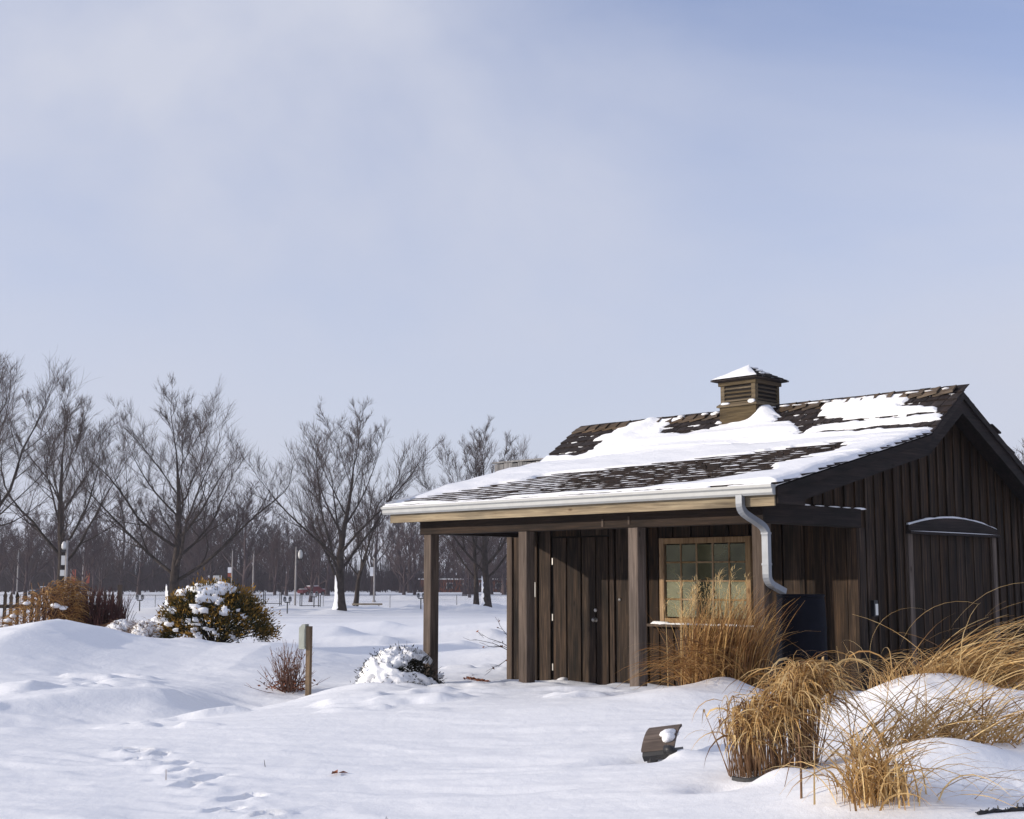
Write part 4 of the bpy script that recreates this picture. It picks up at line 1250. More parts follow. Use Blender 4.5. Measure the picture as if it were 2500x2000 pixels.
# --- post with a utility box
px_, py_ = -2.90, 19.3; z = gz(px_, py_)
pb = empty('box_post', (px_, py_, z-0.15), R(-18)); tag(pb, 'short wooden stake with pale utility box beside the red twig bush', 'post')
one_box('stake', M['stake'], pb, -0.035, 0.035, -0.035, 0.035, 0, 1.12)
m = MB(); m.prism([(-0.13,0.80),(-0.13,1.10),(-0.08,1.15),(-0.036,1.15),(-0.036,0.80)], 1, -0.07, 0.055); bxo = m.build('utility_box', M['box_paint'], pb)
m = MB(); m.box(-0.122, -0.045, -0.0735, -0.0702, 0.83, 1.09); m.build('box_cover', M['box_paint'], bxo)

# ------------------------------------------------------------------ shrubs
def spray(m, p, n, size, rg, ti=None, tint=0.0, up=0.3):
    """little flat leaf sprays round p, pointing along n"""
    n = Vector(n)
    for _ in range(1):
        d = (n + Vector((rg.gauss(0,.5), rg.gauss(0,.5), rg.gauss(0,.5)+up))).normalized()
        s = d.cross(Vector((rg.gauss(0,1), rg.gauss(0,1), rg.gauss(0,1)))).normalized()
        L1 = size*rg.uniform(0.7, 1.4); w = size*rg.uniform(0.10, 0.22)
        a = Vector(p)
        m.quad(a - s*w*0.3, a + d*L1*0.5 - s*w, a + d*L1, a + d*L1*0.5 + s*w)
        if ti is not None: ti.extend([tint]*4)

# --- olive evergreen, left of centre
YB = (-6.30, 28.3, gz(-6.30, 28.3))
yew = empty('evergreen_shrub', YB); tag(yew, 'wide olive and rust coloured evergreen shrub with clumps of snow', 'shrub')
m = MB(); ti = []; ms = MB(); r2 = random.Random(5)
ends = []
for i in range(260):
    a = r2.uniform(0, 2*math.pi); ph = math.acos(r2.uniform(-0.12, 1.0))
    rr = r2.uniform(0.78, 1.03)
    q = Vector((1.22*math.sin(ph)*math.cos(a)*rr, 0.95*math.sin(ph)*math.sin(a)*rr, 0.28+0.98*math.cos(ph)*rr))
    q.x *= 1.0 + 0.10*math.sin(a*3+1); q.z *= 1.0 + 0.08*math.sin(a*2+q.x*3)
    if q.x > 0.4: q.z *= 0.93
    ends.append((q, a, ph))
for (q, a, ph) in ends:
    n = Vector((q.x/1.2, q.y/0.95, (q.z-0.2)/1.0)).normalized()
    tint = r2.uniform(-0.45, 0.45)
    for k in range(64):
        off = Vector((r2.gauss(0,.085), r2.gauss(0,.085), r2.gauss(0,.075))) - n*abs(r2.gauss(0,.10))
        spray(m, q+off, n, 0.085, r2, ti, tint + 0.03 + 2.2*(off.dot(n)), 0.25)  # sprays set deeper inside the shrub take a darker tint
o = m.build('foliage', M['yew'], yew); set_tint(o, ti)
m = MB()
for i in range(46):
    q = r2.choice(ends)[0]
    m.tube([(r2.uniform(-.1,.1)+0.05, r2.uniform(-.1,.1), -0.1), q*0.45+Vector((0,0,0.0)), q*0.93], [0.022,0.014,0.006], 5, False)
m.build('branches', M['bark'], yew)
def snow_shell(cx, ax, ay, az, cz, mask, amp, seed, nu=120, nv=56, vmax=1.75, mf=4.2):
    """lumpy snow lying on a dome; mask(x, y, z, noise) decides where it sticks"""
    U, V = np.meshgrid(np.linspace(0, 2*np.pi, nu), np.linspace(0.02, vmax, nv))
    dx, dy, dz = np.sin(V)*np.cos(U), np.sin(V)*np.sin(U), np.cos(V)
    lump = np.abs(fbm(dx*3.2+dz*2.1+4, dy*3.2+dz*2.9+7, seed, 3))
    fine = fbm(dx*9+dz*5, dy*9+dz*6, seed+3, 3)
    big = fbm(dx*mf+dz*mf*.7+2, dy*mf+dz*mf*.9+5, seed+9, 2)
    rr = 1.0 + amp*(0.9-2.4*lump) + amp*0.45*fine
    X = cx + ax*dx*rr; Y = ay*dy*rr; Z = cz + az*dz*rr
    keep = mask(X, Y, Z, big + 0.5*fine) > 0
    rr = np.where(keep, rr, rr-amp*1.6)
    X = cx + ax*dx*rr; Y = ay*dy*rr; Z = cz + az*dz*rr
    m = MB(); m.v = [tuple(p) for p in np.stack([X, Y, Z], -1).reshape(-1, 3)]
    for i in range(nv-1):
        for j in range(nu-1):
            if keep[i, j] or keep[i+1, j+1] or keep[i, j+1] or keep[i+1, j]:
                m.f.append((i*nu+j, (i+1)*nu+j, (i+1)*nu+j+1, i*nu+j+1)); m.m.append(0)
    return m
def yew_mask(X, Y, Z, n):
    side = np.where(X < 0.10, -0.13, np.where(X < 0.5, -0.26, -0.40))
    top = 0.42*sstep(1.0, 1.2, Z)*(1-sstep(0.1, 0.5, X))
    low = -0.20*(1-sstep(0.25, 0.60, Z))
    return n + side + top + low - 0.25*sstep(-0.1, 0.3, Y)
def sstep_(a, b, x): return sstep(a, b, x)
m = snow_shell(0.0, 1.23, 0.97, 0.985, 0.28, yew_mask, 0.060, 211, 150, 64)
m.build('snow_clumps', M['snow_fine'], yew, True)

# --- snow-laden shrub by the first post
SB = (-1.50, 18.50, gz(-1.50, 18.50)-0.04)
sh = empty('evergreen_shrub', SB); tag(sh, 'small dark shrub heaped with snow at the foot of the left porch post', 'shrub')
m = MB(); ti = []; ends = []
for i in range(190):
    a = r2.uniform(0, 2*math.pi); ph = math.acos(r2.uniform(-0.05, 1.0)); rr = r2.uniform(0.75, 1.03)
    q = Vector((0.56*math.sin(ph)*math.cos(a)*rr, 0.45*math.sin(ph)*math.sin(a)*rr, 0.10+0.50*math.cos(ph)*rr))
    if q.x > 0.15: q.z -= 0.14*(q.x-0.15)/0.4
    ends.append(q)
    n = Vector((q.x, q.y, q.z-0.05)).normalized(); tint = r2.uniform(-.4,.4)
    for k in range(46):
        off = Vector((r2.gauss(0,.045), r2.gauss(0,.045), r2.gauss(0,.04))) - n*abs(r2.gauss(0,.05))
        spray(m, q+off, n, 0.045, r2, ti, tint, 0.2)
o = m.build('foliage', M['dark_leaf'], sh); set_tint(o, ti)
def sh_mask(X, Y, Z, n):
    hole = -0.9*np.exp(-((X-0.06)/0.13)**2-((Z-0.38)/0.055)**2)*(Y < 0)
    return n + 0.17 - 0.36*sstep(0.05, 0.34, X) + 0.24*sstep(0.42, 0.54, Z) - 0.10*(1-sstep(-0.55, -0.40, X)) + hole*1.3
m = snow_shell(-0.02, 0.575, 0.47, 0.51, 0.10, sh_mask, 0.085, 223, 150, 60, 1.75, 2.1)
m.build('snow_cover', M['snow_fine'], sh, True)
m = MB()
for i in range(60):
    q = r2.choice(ends); n = Vector((q.x, q.y, q.z)).normalized()
    m.tube([q*0.8, q*1.0, q*1.0+n*r2.uniform(0.05,0.13)+Vector((r2.gauss(0,.02),r2.gauss(0,.02),0.03))], [0.006,0.004,0.002], 4, False)
m.build('twigs', M['bark'], sh)

# --- red twig bush
TB = (-3.22, 19.55, gz(-3.22, 19.55))
tb = empty('twig_bush', TB); tag(tb, 'leafless red-brown twig bush beside the stake with the pale box', 'bush')
m = MB(); ml = MB()
for i in range(95):
    a = r2.uniform(0, 2*math.pi); sp_ = abs(r2.gauss(0, 0.52)); L1 = r2.uniform(0.35, 0.80)
    d = Vector((math.sin(sp_)*math.cos(a), math.sin(sp_)*math.sin(a), math.cos(sp_)))
    p = Vector((r2.gauss(0,.07), r2.gauss(0,.06), -0.04)); pts = [p]
    for k in range(5):
        d = (d + Vector((r2.gauss(0,.10), r2.gauss(0,.10), 0.06))).normalized(); p = p + d*L1/5; pts.append(p)
    m.tube(pts, [0.0065,0.0058,0.005,0.0042,0.0032,0.002], 4, False)
    for k in range(r2.choice((1,2,3))):
        t = r2.randrange(2, 5); q = pts[t]; e = (d + Vector((r2.gauss(0,.6), r2.gauss(0,.6), 0.1))).normalized()
        m.tube([q, q+e*r2.uniform(.08,.2)], [0.0035,0.0018], 3, False)
    for k in range(r2.choice((0,1,2,3))):
        q = pts[r2.randrange(1,5)] + Vector((r2.gauss(0,.02),r2.gauss(0,.02),r2.gauss(0,.02)))
        s = r2.uniform(0.012, 0.026); u1 = Vector((r2.gauss(0,1),r2.gauss(0,1),r2.gauss(0,1))).normalized()*s; v1 = u1.orthogonal().normalized()*s*0.6
        ml.quad(q-u1, q+v1, q+u1, q-v1)
for i in range(120):
    q = Vector((r2.gauss(0,.16), r2.gauss(0,.12), 0.02+abs(r2.gauss(0.0,.10)))); s = r2.uniform(0.018,0.034)
    u1 = Vector((r2.gauss(0,1),r2.gauss(0,1),r2.gauss(0,.7))).normalized()*s; v1 = u1.orthogonal().normalized()*s*0.6
    ml.quad(q-u1, q+v1, q+u1, q-v1)
m.build('twigs', M['redtwig'], tb); ml.build('dead_leaves', M['redleaf'], tb)

# --- twiggy plant at the far end of the porch wall
TP = W(-0.78, 2.6); TPz = gz(TP.x, TP.y)
tp = empty('bare_shrub', (TP.x, TP.y, TPz)); tag(tp, 'sparse dark shrub with curling twigs and few red leaves behind the porch corner', 'shrub')
m = MB(); ml = MB()
for (az, el, L1) in ((3.0,0.7,0.6),(3.3,0.35,0.75),(2.9,1.0,0.6),(3.4,0.1,0.55),(3.6,-0.25,0.6),(2.8,1.2,0.5),(3.1,0.5,0.9),(0.5,0.9,0.5),(1.8,1.0,0.6),(4.4,0.8,0.5)):
    p = Vector((r2.uniform(-.05,.05), r2.uniform(-.05,.05), 0.42+r2.uniform(-.05,.1)))
    m.tube([(0,0,-0.05), (0.02,0,0.25), p], [0.014,0.012,0.010], 5, False)
    d = Vector((math.cos(az)*math.cos(el), math.sin(az)*math.cos(el), math.sin(el))); pts = [p]
    for k in range(7):
        d = (d + Vector((r2.gauss(0,.14), r2.gauss(0,.14), r2.gauss(0.02,.14)))).normalized(); p = p + d*L1/7; pts.append(p)
        if k > 1 and r2.random() < 0.8:
            e = (d + Vector((r2.gauss(0,.7), r2.gauss(0,.7), r2.gauss(0,.5)))).normalized()
            m.tube([p, p+e*r2.uniform(.06,.16)], [0.004,0.002], 3, False)
    m.tube(pts, [0.010-0.0011*k for k in range(8)], 4, False)
    for k in range(3):
        q = pts[r2.randrange(1,8)] + Vector((r2.gauss(0,.02),r2.gauss(0,.02),r2.gauss(0,.02))); s = r2.uniform(0.018,0.032)
        u1 = Vector((r2.gauss(0,1),r2.gauss(0,1),r2.gauss(0,1))).normalized()*s; v1 = u1.orthogonal().normalized()*s*0.6
        ml.quad(q-u1, q+v1, q+u1, q-v1)
m.build('twigs', M['bark'], tp); ml.build('dead_leaves', M['redleaf'], tp)
# leaf litter blown against the porch corner
m = MB()
for i in range(150):
    t = r2.random(); q = W(-0.62-0.75*t, 1.75+0.25*t) + Vector((r2.gauss(0,.04), r2.gauss(0,.05), 0)); q.z = gz(q.x, q.y)+0.012+abs(r2.gauss(0,.012)); s = r2.uniform(0.015,0.035)
    u1 = Vector((r2.gauss(0,1),r2.gauss(0,1),r2.gauss(0,.4))).normalized()*s; v1 = u1.orthogonal().normalized()*s*0.5
    m.quad(q-u1, q+v1, q+u1, q-v1)
o = m.build('leaf_litter', M['redleaf'], None); tag(o, 'streak of brown leaf litter on snow at the porch corner', 'leaves', kind='stuff')

# --- foreground scraps
def scrap(name, x, y, label, cat, mat, n=2, L1=0.06):
    mm = MB(); z = gz(x, y)
    for k in range(n):
        a = r2.uniform(0, 6.28)
        mm.tube([(0.03*k,0,-0.01),(0.03*k+math.cos(a)*0.012,math.sin(a)*0.012,L1*r2.uniform(.6,1))], [0.004,0.002], 4)
    o = mm.build(name, mat, None, loc=(x, y, z)); tag(o, label, cat)
scrap('grass_stub', -0.80, 8.62, 'pair of dark stems poking from the foreground snow', 'stem', M['bark'], 2, 0.07)
scrap('grass_stub', -2.05, 11.35, 'lone dark stem beside the footprints', 'stem', M['bark'], 1, 0.06)
scrap('grass_stub', -2.72, 10.75, 'thin leaning stem left of the trail of footprints', 'stem', M['stalk'], 1, 0.10)
m = MB()
for k in range(3):
    a = k*2.1; m.quad((0,0,0.01), (0.05*math.cos(a-.4),0.05*math.sin(a-.4),0.03), (0.085*math.cos(a),0.085*math.sin(a),0.012), (0.05*math.cos(a+.4),0.05*math.sin(a+.4),0.02))
o = m.build('dead_leaf', M['redleaf'], None, loc=(-1.40, 10.98, gz(-1.40,10.98))); tag(o, 'single curled dead leaf on the open snow', 'leaf')
# dark rope-like garden edging at lower right
m = MB(); pts = []
for i in range(40):
    t = i/39; x = 2.52+0.75*t; y = 7.42+0.22*t+0.015*math.sin(t*9); pts.append((x, y, gz(x, y)+0.004+r2.uniform(-.004,.006)))
m.tube(pts, [0.013+r2.uniform(-.004,.004) for _ in pts], 6)
for p in pts:
    for k in range(3): m.tube([p, (p[0]+r2.gauss(0,.012), p[1]+r2.gauss(0,.012), p[2]+abs(r2.gauss(0,.014)))], [0.005,0.003], 3, False)
o = m.build('edging_rope', M['black'], None); tag(o, 'dark frayed rope edging lying on snow in the lower right corner', 'rope')

# ------------------------------------------------------------------ bare trees
def grow(seed, H, r0, fork=0.28, limbs=11, spread=0.75, trop=0.10, lv2=8, lv3=9, lv4=8, wob=0.10, lean=0.0, twigw=1.0, reach=0.62):
    """returns (trunk+limbs MB, twigs MB) of a leafless tree H metres high, base at the origin"""
    g = random.Random(seed); tr = MB(); tw = MB()
    def walk(p, d, L, r, n, up, w, taper=0.25):
        pts = [p.copy()]; dirs = [d.copy()]
        for i in range(n):
            d = (d + Vector((g.gauss(0,w), g.gauss(0,w), g.gauss(0,w*.6)+up*(1.0-0.55*max(0.0, d.z))))).normalized()
            p = p + d*(L/n); pts.append(p.copy()); dirs.append(d.copy())
        rad = [r*(1-(1-taper)*i/n) for i in range(n+1)]
        return pts, dirs, rad
    def side(d, ang, az=None):
        o = d.orthogonal().normalized(); e = d.cross(o); a = g.uniform(0, 6.283) if az is None else az
        return (d*math.cos(ang) + (o*math.cos(a)+e*math.sin(a))*math.sin(ang)).normalized()
    # trunk with root flare, running up as leader
    pts, dirs, rad = walk(Vector((0,0,-0.3)), Vector((lean,0,1)), H*0.70, r0, 12, 0.05, 0.045, 0.16)
    rad[0] = r0*1.45; rad[1] = r0*1.05
    tr.tube(pts, rad, 10, False)
    def twig(p, d, L, r, up):
        a, b, c = walk(p, d, L, r, 3, up, 0.16, 0.35); tw.tube(a, [x*twigw for x in c], 3, False)
        return a, b
    def sub(p, d, L, r, lvl):
        n = 5 if lvl == 2 else 4
        a, b, c = walk(p, d, L, r, n, trop*1.1, 0.13 if lvl == 2 else 0.17, 0.25)
        (tr if lvl == 2 else tw).tube(a, c if lvl == 2 else [x*twigw for x in c], 5 if lvl == 2 else 3, False)
        kids = lv3 if lvl == 2 else lv4
        for k in range(kids):
            t = g.uniform(0.18, 1.0); i = min(int(t*n), n-1); f = t*n-i
            q = a[i].lerp(a[i+1], f)
            dd = side(b[i], g.uniform(0.35, 0.85))
            dd = (dd + Vector((0,0,0.25))).normalized()
            if lvl == 2: sub(q, dd, L*g.uniform(0.35, 0.62)*(1.1-0.4*t), max(c[i]*0.5, 0.012), 3)
            else: twig(q, dd, L*g.uniform(0.45, 0.95), 0.0085, trop)
        if lvl == 3: twig(a[-1], b[-1], L*0.6, 0.012, trop)
    def limb(p, d, L, r, n=8):
        a, b, c = walk(p, d, L, r, n, trop, wob, 0.18)
        tr.tube(a, c, 6, False)
        for k in range(lv2):
            t = 0.18 + 0.80*(k+g.uniform(0.1,0.9))/lv2; i = min(int(t*n), n-1); f = t*n-i
            dd = side(b[i], g.uniform(0.40, 0.80)); dd = (dd + Vector((0,0,0.18))).normalized()
            sub(a[i].lerp(a[i+1], f), dd, L*g.uniform(0.26, 0.50)*(1.15-0.5*t), max(c[i]*0.48, 0.018), 2)
        sub(a[-1], b[-1], L*0.28, c[-1], 2)
    az = g.uniform(0, 6.283)
    for k in range(limbs):
        t = fork + (0.92-fork)*(k/(limbs-1))**1.15
        i = min(int(t*12), 11); f = t*12-i
        p = pts[i].lerp(pts[i+1], f)
        az += 2.4 + g.uniform(-0.3, 0.3)
        ang = spread*(1.15-0.6*k/(limbs-1))*g.uniform(0.85, 1.15)
        d = Vector((math.sin(ang)*math.cos(az), math.sin(ang)*math.sin(az), math.cos(ang)))
        L = H*reach*(1.0-0.50*(k/(limbs-1)))*g.uniform(0.88, 1.1)
        limb(p, d, L, min(rad[i]*0.5, r0*0.36)*(1-0.25*k/limbs), 8)
    limb(pts[-1], dirs[-1], H*0.30, rad[-1], 6)
    # scale so that the top is at H exactly
    zt = max(v[2] for v in tw.v); s = H/zt
    for m_ in (tr, tw): m_.v = [(v[0]*(0.5+0.5*s) if v[2] > 0.1*H else v[0], v[1]*(0.5+0.5*s) if v[2] > 0.1*H else v[1], v[2]*s if v[2] > 0 else v[2]) for v in m_.v]
    # stand the crown upright over the trunk
    mx_ = sum(v[0] for v in tw.v)/len(tw.v); my_ = sum(v[1] for v in tw.v)/len(tw.v); mz_ = sum(v[2] for v in tw.v)/len(tw.v)
    kx, ky = mx_/mz_ - lean*0.6, my_/mz_
    for m_ in (tr, tw): m_.v = [(v[0]-kx*max(v[2],0), v[1]-ky*max(v[2],0), v[2]) for v in m_.v]
    return tr, tw

def plaster(tree, r0, h, seed, z0=-0.05):
    """wind-packed snow stuck to the weather side of a trunk"""
    g = random.Random(seed); rows = []
    n = 14
    for i in range(n+1):
        z = z0 + h*i/n
        fl = 1.0 + 0.45*max(0, 1-z/0.6)
        half = (1.15 if i < n else 0.15)*(0.75+0.35*g.random())*(1-0.55*(i/n)**2)
        th_ = 0.05*(1-0.5*i/n)
        row = []
        for k in range(9):
            a = math.pi + 0.15 + half*(k/4-1)
            rr = r0*fl*(1.02) + th_*(1-((k-4)/4)**2)*(0.6+0.8*g.random()) - 0.02*(abs(k-4) == 4)
            row.append((rr*math.cos(a), rr*math.sin(a), z))
        rows.append(row)
    m = MB(); m.quad_strip([r[::-1] for r in rows])
    o = m.build('plastered_snow', M['snow_fine'], tree, True)
    return o

def tree(loc, label, group=None, rz=0.0, bark='bark', **kw):
    t = empty('bare_tree', (loc[0], loc[1], gz(loc[0], loc[1])), rz); tag(t, label, 'tree', group)
    tr, tw = grow(**kw)
    tr.build('trunk', M[bark], t, True); tw.build('crown', M['twig'], t)
    return t

GT = 'bare street trees behind the field'
t4 = tree((-12.92, 101.2), 'rounded bare tree with white-plastered trunk, standing between the lamp post and the hut', GT, seed=4, H=16.2, r0=0.40, fork=0.20, limbs=12, spread=0.82, trop=0.12, lv2=8, lv3=8, lv4=7, wob=0.06, reach=0.66)
plaster(t4, 0.40, 2.6, 3)
t3 = tree((-26.3, 104.0), 'wide-spreading bare tree rising behind the olive evergreen shrub', GT, seed=23, H=19.0, r0=0.46, fork=0.20, limbs=12, spread=1.02, trop=0.09, lv2=9, lv3=8, lv4=7, wob=0.10, reach=0.70)
plaster(t3, 0.46, 2.0, 5)
t2 = tree((-35.0, 104.0), 'slim bare tree behind the brown bush, next to the left lamp post', GT, seed=38, H=19.3, r0=0.42, fork=0.26, limbs=11, spread=0.75, trop=0.10, lv2=8, lv3=9, lv4=7, wob=0.12, reach=0.58)
t1 = tree((-38.6, 92.0), 'big bare tree cut off by the left edge of the picture', GT, seed=61, H=20.8, r0=0.50, fork=0.22, limbs=11, spread=0.98, trop=0.08, lv2=9, lv3=9, lv4=8, wob=0.11, reach=0.66)
t5 = tree((-2.04, 107.0), 'bare tree with white-plastered trunk seen beneath the porch roof', GT, seed=52, H=15.6, r0=0.36, fork=0.24, limbs=11, spread=0.80, trop=0.13, lv2=8, lv3=8, lv4=8, wob=0.08, reach=0.60)
plaster(t5, 0.36, 2.5, 7)
t6 = tree((-3.05, 115.5), 'thin darker trunk just left of the white-plastered trunk under the porch', GT, seed=71, H=12.5, r0=0.27, fork=0.34, limbs=9, spread=0.6, trop=0.12, lv2=6, lv3=5, lv4=5, reach=0.5)
t7 = tree((-13.3, 114.0), 'thin leaning tree close behind the rounded tree', GT, seed=77, H=11.0, r0=0.24, fork=0.40, limbs=9, spread=0.6, trop=0.10, lv2=6, lv3=5, lv4=5, reach=0.5, lean=0.12)
t8 = tree((24.0, 62.0), 'bare tree top peeping over the right end of the hut roof', GT, seed=83, H=9.0, r0=0.22, fork=0.3, limbs=9, spread=0.8, trop=0.08, lv2=7, lv3=6, lv4=5, reach=0.6)

# distant wood: individual trees sharing a few meshes
far = []
for i, kw in enumerate((dict(seed=101, H=15, r0=0.36, fork=0.25, limbs=9, spread=0.8, trop=0.08, lv2=7, lv3=5, lv4=4, twigw=2.6, reach=0.6),
                        dict(seed=102, H=17, r0=0.40, fork=0.3, limbs=9, spread=0.6, trop=0.11, lv2=7, lv3=5, lv4=4, twigw=2.6, reach=0.55),
                        dict(seed=103, H=13, r0=0.32, fork=0.2, limbs=9, spread=0.9, trop=0.07, lv2=7, lv3=5, lv4=4, twigw=2.6, reach=0.62),
                        dict(seed=104, H=16, r0=0.38, fork=0.22, limbs=10, spread=0.7, trop=0.10, lv2=7, lv3=5, lv4=4, twigw=2.6, reach=0.6))):
    tr, tw = grow(**kw)
    far.append((tr.mesh('trunk', M['hazed_bark'], True), tw.mesh('crown', M['hazed_bark'])))
fr = random.Random(9)
def far_tree(x, y, s, vi, label, grp):
    t = empty('distant_tree', (x, y, -1.15), fr.uniform(0, 6.28)); t.scale = (s*fr.uniform(.9,1.15), s*fr.uniform(.9,1.15), s)
    tag(t, label, 'tree', grp)
    for nm, me_ in zip(('trunk', 'crown'), far[vi]):
        o = bpy.data.objects.new(nm, me_); COL.objects.link(o); o.parent = t
for i in range(112):
    y = fr.uniform(200, 330); x = (fr.uniform(-0.40, 0.02) if i < 78 else fr.uniform(0.02, 0.50))*y
    far_tree(x, y, fr.uniform(0.55, 1.22), fr.randrange(4), 'leafless tree in the distant wood beyond the street', 'trees of the distant wood')
for (x, y, s, lb) in ((-22.5,150,.55,'small far tree just left of the rounded tree, behind the red car'),(-48,150,.7,'far tree behind the dark red bush'),(-58,160,.7,'far tree behind the picket fence'),
        (-9.5,160,.62,'far tree just left of the left porch post'),(-5.5,175,.7,'far tree seen between the left porch post and the white trunk'),(-30,170,.6,'far tree just right of the plain thin pole'),
        (-41,175,.65,'far tree between the spreading tree and the bannered pole'),(-14.5,180,.7,'far tree behind the pole with the small white sign'),(-66,172,.7,'far tree at the extreme left edge of the picture')):
    far_tree(x, y, s, fr.randrange(4), lb, 'scattered trees before the wood')
# dense brush filling the wood
m = MB()
for i in range(42000):
    y = fr.uniform(255, 345); x = (fr.uniform(-0.42, 0.06) if i < 26000 else fr.uniform(0.06, 0.52))*y
    hgt = abs(fr.gauss(0, 1))*(1.4+2.4*(0.5+vnoise(x/14, y/40, 5)))+0.8; z0 = -1.2 + fr.uniform(0, 1.0)*min(hgt, 6.0)*0.9
    w = fr.uniform(0.03, 0.12); lx1 = fr.gauss(0, .7)
    m.tri((x-w, y, z0), (x+w, y+w, z0), (x+lx1, y, z0+hgt))
o = m.build('brush_wood', M['hazed_bark'], None); tag(o, 'dark brush and undergrowth of the far wood', 'undergrowth', kind='stuff')

# ------------------------------------------------------------------ far street things
def lamp_post(x, y, hgt, label, r=0.08, banner=None, lantern=None, arm=False):
    t = empty('lamp_post', (x, y, gz(x, y)-0.1)); tag(t, label, 'lamp post', 'lamp posts along the street')
    m = MB(); m.tube([(0,0,0),(0,0,hgt*.5),(0,0,hgt)], [r, r*0.85, r*0.65], 10); m.build('pole', M['pole'], t, True)
    m = MB(); m.lathe([(r*1.9,0),(r*1.9,0.25),(r*1.2,0.35)], sides=10); m.build('base', M['pole'], t)
    if lantern:
        sx, z0, w, h = lantern
        m = MB(); m.lathe([(w*.5,z0),(w*.95,z0+h*.25),(w,z0+h*.6),(w*.6,z0+h*.9),(w*.2,z0+h)], sx, 0, 12); m.build('lamp_globe', M['lamp_glass'], t, True)
        m = MB(); m.tube([(0,0,z0-0.08),(sx,0,z0-0.04)], 0.035, 6); m.box(sx-w*.9, sx+w*.9, -w*.9, w*.9, z0-0.10, z0-0.01)
        m.box(sx+w*1.02, sx+w*1.16, -.05, .05, z0-.05, z0+h*.8); m.tube([(0,0,z0+h*1.05),(sx+w*1.1,0,z0+h*1.0)], 0.03, 6); m.build('lamp_frame', M['black'], t)
    for (sx, z0, w, h, mat) in (banner or []):
        m = MB(); x0, x1 = sorted((sx*r, sx*(r+w))); m.box(x0, x1, -0.02, 0.02, z0, z0+h); m.build('banner', M[mat], t)
        m = MB(); m.tube([(0,0,z0+h+.02),(sx*(r+w),0,z0+h+.02)], 0.02, 5); m.tube([(0,0,z0-.02),(sx*(r+w),0,z0-.02)], 0.02, 5); m.build('banner_arm', M['black'], t)
    if arm:
        m = MB(); m.tube([(0,0,hgt-0.02),(0.6,-0.2,hgt+0.25),(1.1,-0.3,hgt+0.25)], 0.04, 6); m.build('arm', M['pole'], t)
    return t
lamp_post(-26.6, 80.0, 5.0, 'lamp post with white head and cream banners behind the brown bush', 0.095, [(-1,3.55,0.22,0.55,'lamp_glass'),(-1,2.9,0.26,0.35,'lamp_glass')], (-0.18, 4.45, 0.16, 0.5))
lamp_post(-18.03, 111.8, 5.3, 'lamp post with white lantern left of the rounded tree', 0.085, None, (0.36, 4.3, 0.20, 0.75))
lamp_post(-35.7, 171.0, 6.2, 'thin pole with white and orange banner above the olive shrub', 0.09, [(-1,3.4,0.45,0.7,'sign_white'),(-1,2.9,0.45,0.45,'orange')])
lamp_post(-33.0, 171.0, 6.0, 'plain thin pole right of the bannered pole', 0.09)
lamp_post(-15.4, 150.0, 5.0, 'brownish pole with small white sign right of the rounded tree', 0.11, [(-1,3.0,0.38,1.0,'sign_white')])
lamp_post(-56.0, 175.0, 6.0, 'plain thin pole between the brown bush and spreading tree', 0.09)
lamp_post(-64.5, 175.0, 6.6, 'plain thin pole behind the brown bush', 0.09)

def meter(x, y, label):
    t = empty('parking_meter', (x, y, gz(x, y)-0.1)); tag(t, label, 'parking meter', 'twin parking meters along the street')
    m = MB(); m.tube([(0,0,0),(0,0,0.95)], 0.045, 8); m.tube([(-.2,0,1.0),(-.2,0,0.93),(.2,0,0.93),(.2,0,1.0)], 0.04, 6); m.build('post', M['black'], t)
    for s in (-1, 1):
        m = MB(); m.prism([(s*.2-.10,1.0),(s*.2+.10,1.0),(s*.2+.12,1.2),(s*.2+.08,1.34),(s*.2,1.38),(s*.2-.08,1.34),(s*.2-.12,1.2)], 1, -.07, .07); hd_ = m.build('meter_head', M['galv'], t)
        m = MB(); m.box(s*.2-.07, s*.2+.07, -.076, -.071, 1.2, 1.31); m.build('meter_window', M['car_glass'], hd_)
meter(-28.4, 102.6, 'twin parking meter between brown bush and olive shrub')
meter(-16.9, 101.2, 'twin parking meter just left of the lamp with white lantern')
meter(-15.9, 108.0, 'twin parking meter right of the lamp with white lantern')
meter(-7.25, 107.0, 'twin parking meter left of the left porch post')

# chain-link fence with posts
fen = empty('chain_link_fence', (0, 0, 0)); tag(fen, 'long thin chain-link fence across the snowy street behind the trees', 'fence')
fx = list(np.arange(-47.0, 9.0, 3.0))
def fy(x): return 121.0 + 0.03*(x+20)
for x in fx:
    z = gz(x, fy(x)); m = MB(); m.tube([(x,fy(x),z-.1),(x,fy(x),z+1.18)], 0.034, 6); m.build('fence_post', M['galv'], fen)
for a, b in zip(fx[:-1], fx[1:]):
    za, zb = gz(a, fy(a))+1.15, gz(b, fy(b))+1.15
    m = MB(); m.tube([(a,fy(a),za),(b,fy(b),zb)], 0.022, 5); m.build('top_rail', M['galv'], fen)
m = MB()
for a, b in zip(fx[:-1], fx[1:]):
    for k in range(22):
        u0 = a + (b-a)*k/22
        for sgn in (1, -1):
            u1 = u0 + sgn*1.1
            z0 = gz(u0, fy(u0)); p0_ = Vector((u0, fy(u0)+0.01*sgn, z0+0.05)); p1_ = Vector((u1, fy(u1)+0.01*sgn, z0+1.12)); w = 0.006
            m.quad((p0_.x-w,p0_.y,p0_.z),(p0_.x+w,p0_.y,p0_.z),(p1_.x+w,p1_.y,p1_.z),(p1_.x-w,p1_.y,p1_.z))
o = m.build('wire_mesh', M['galv'], fen); o['kind'] = 'stuff'

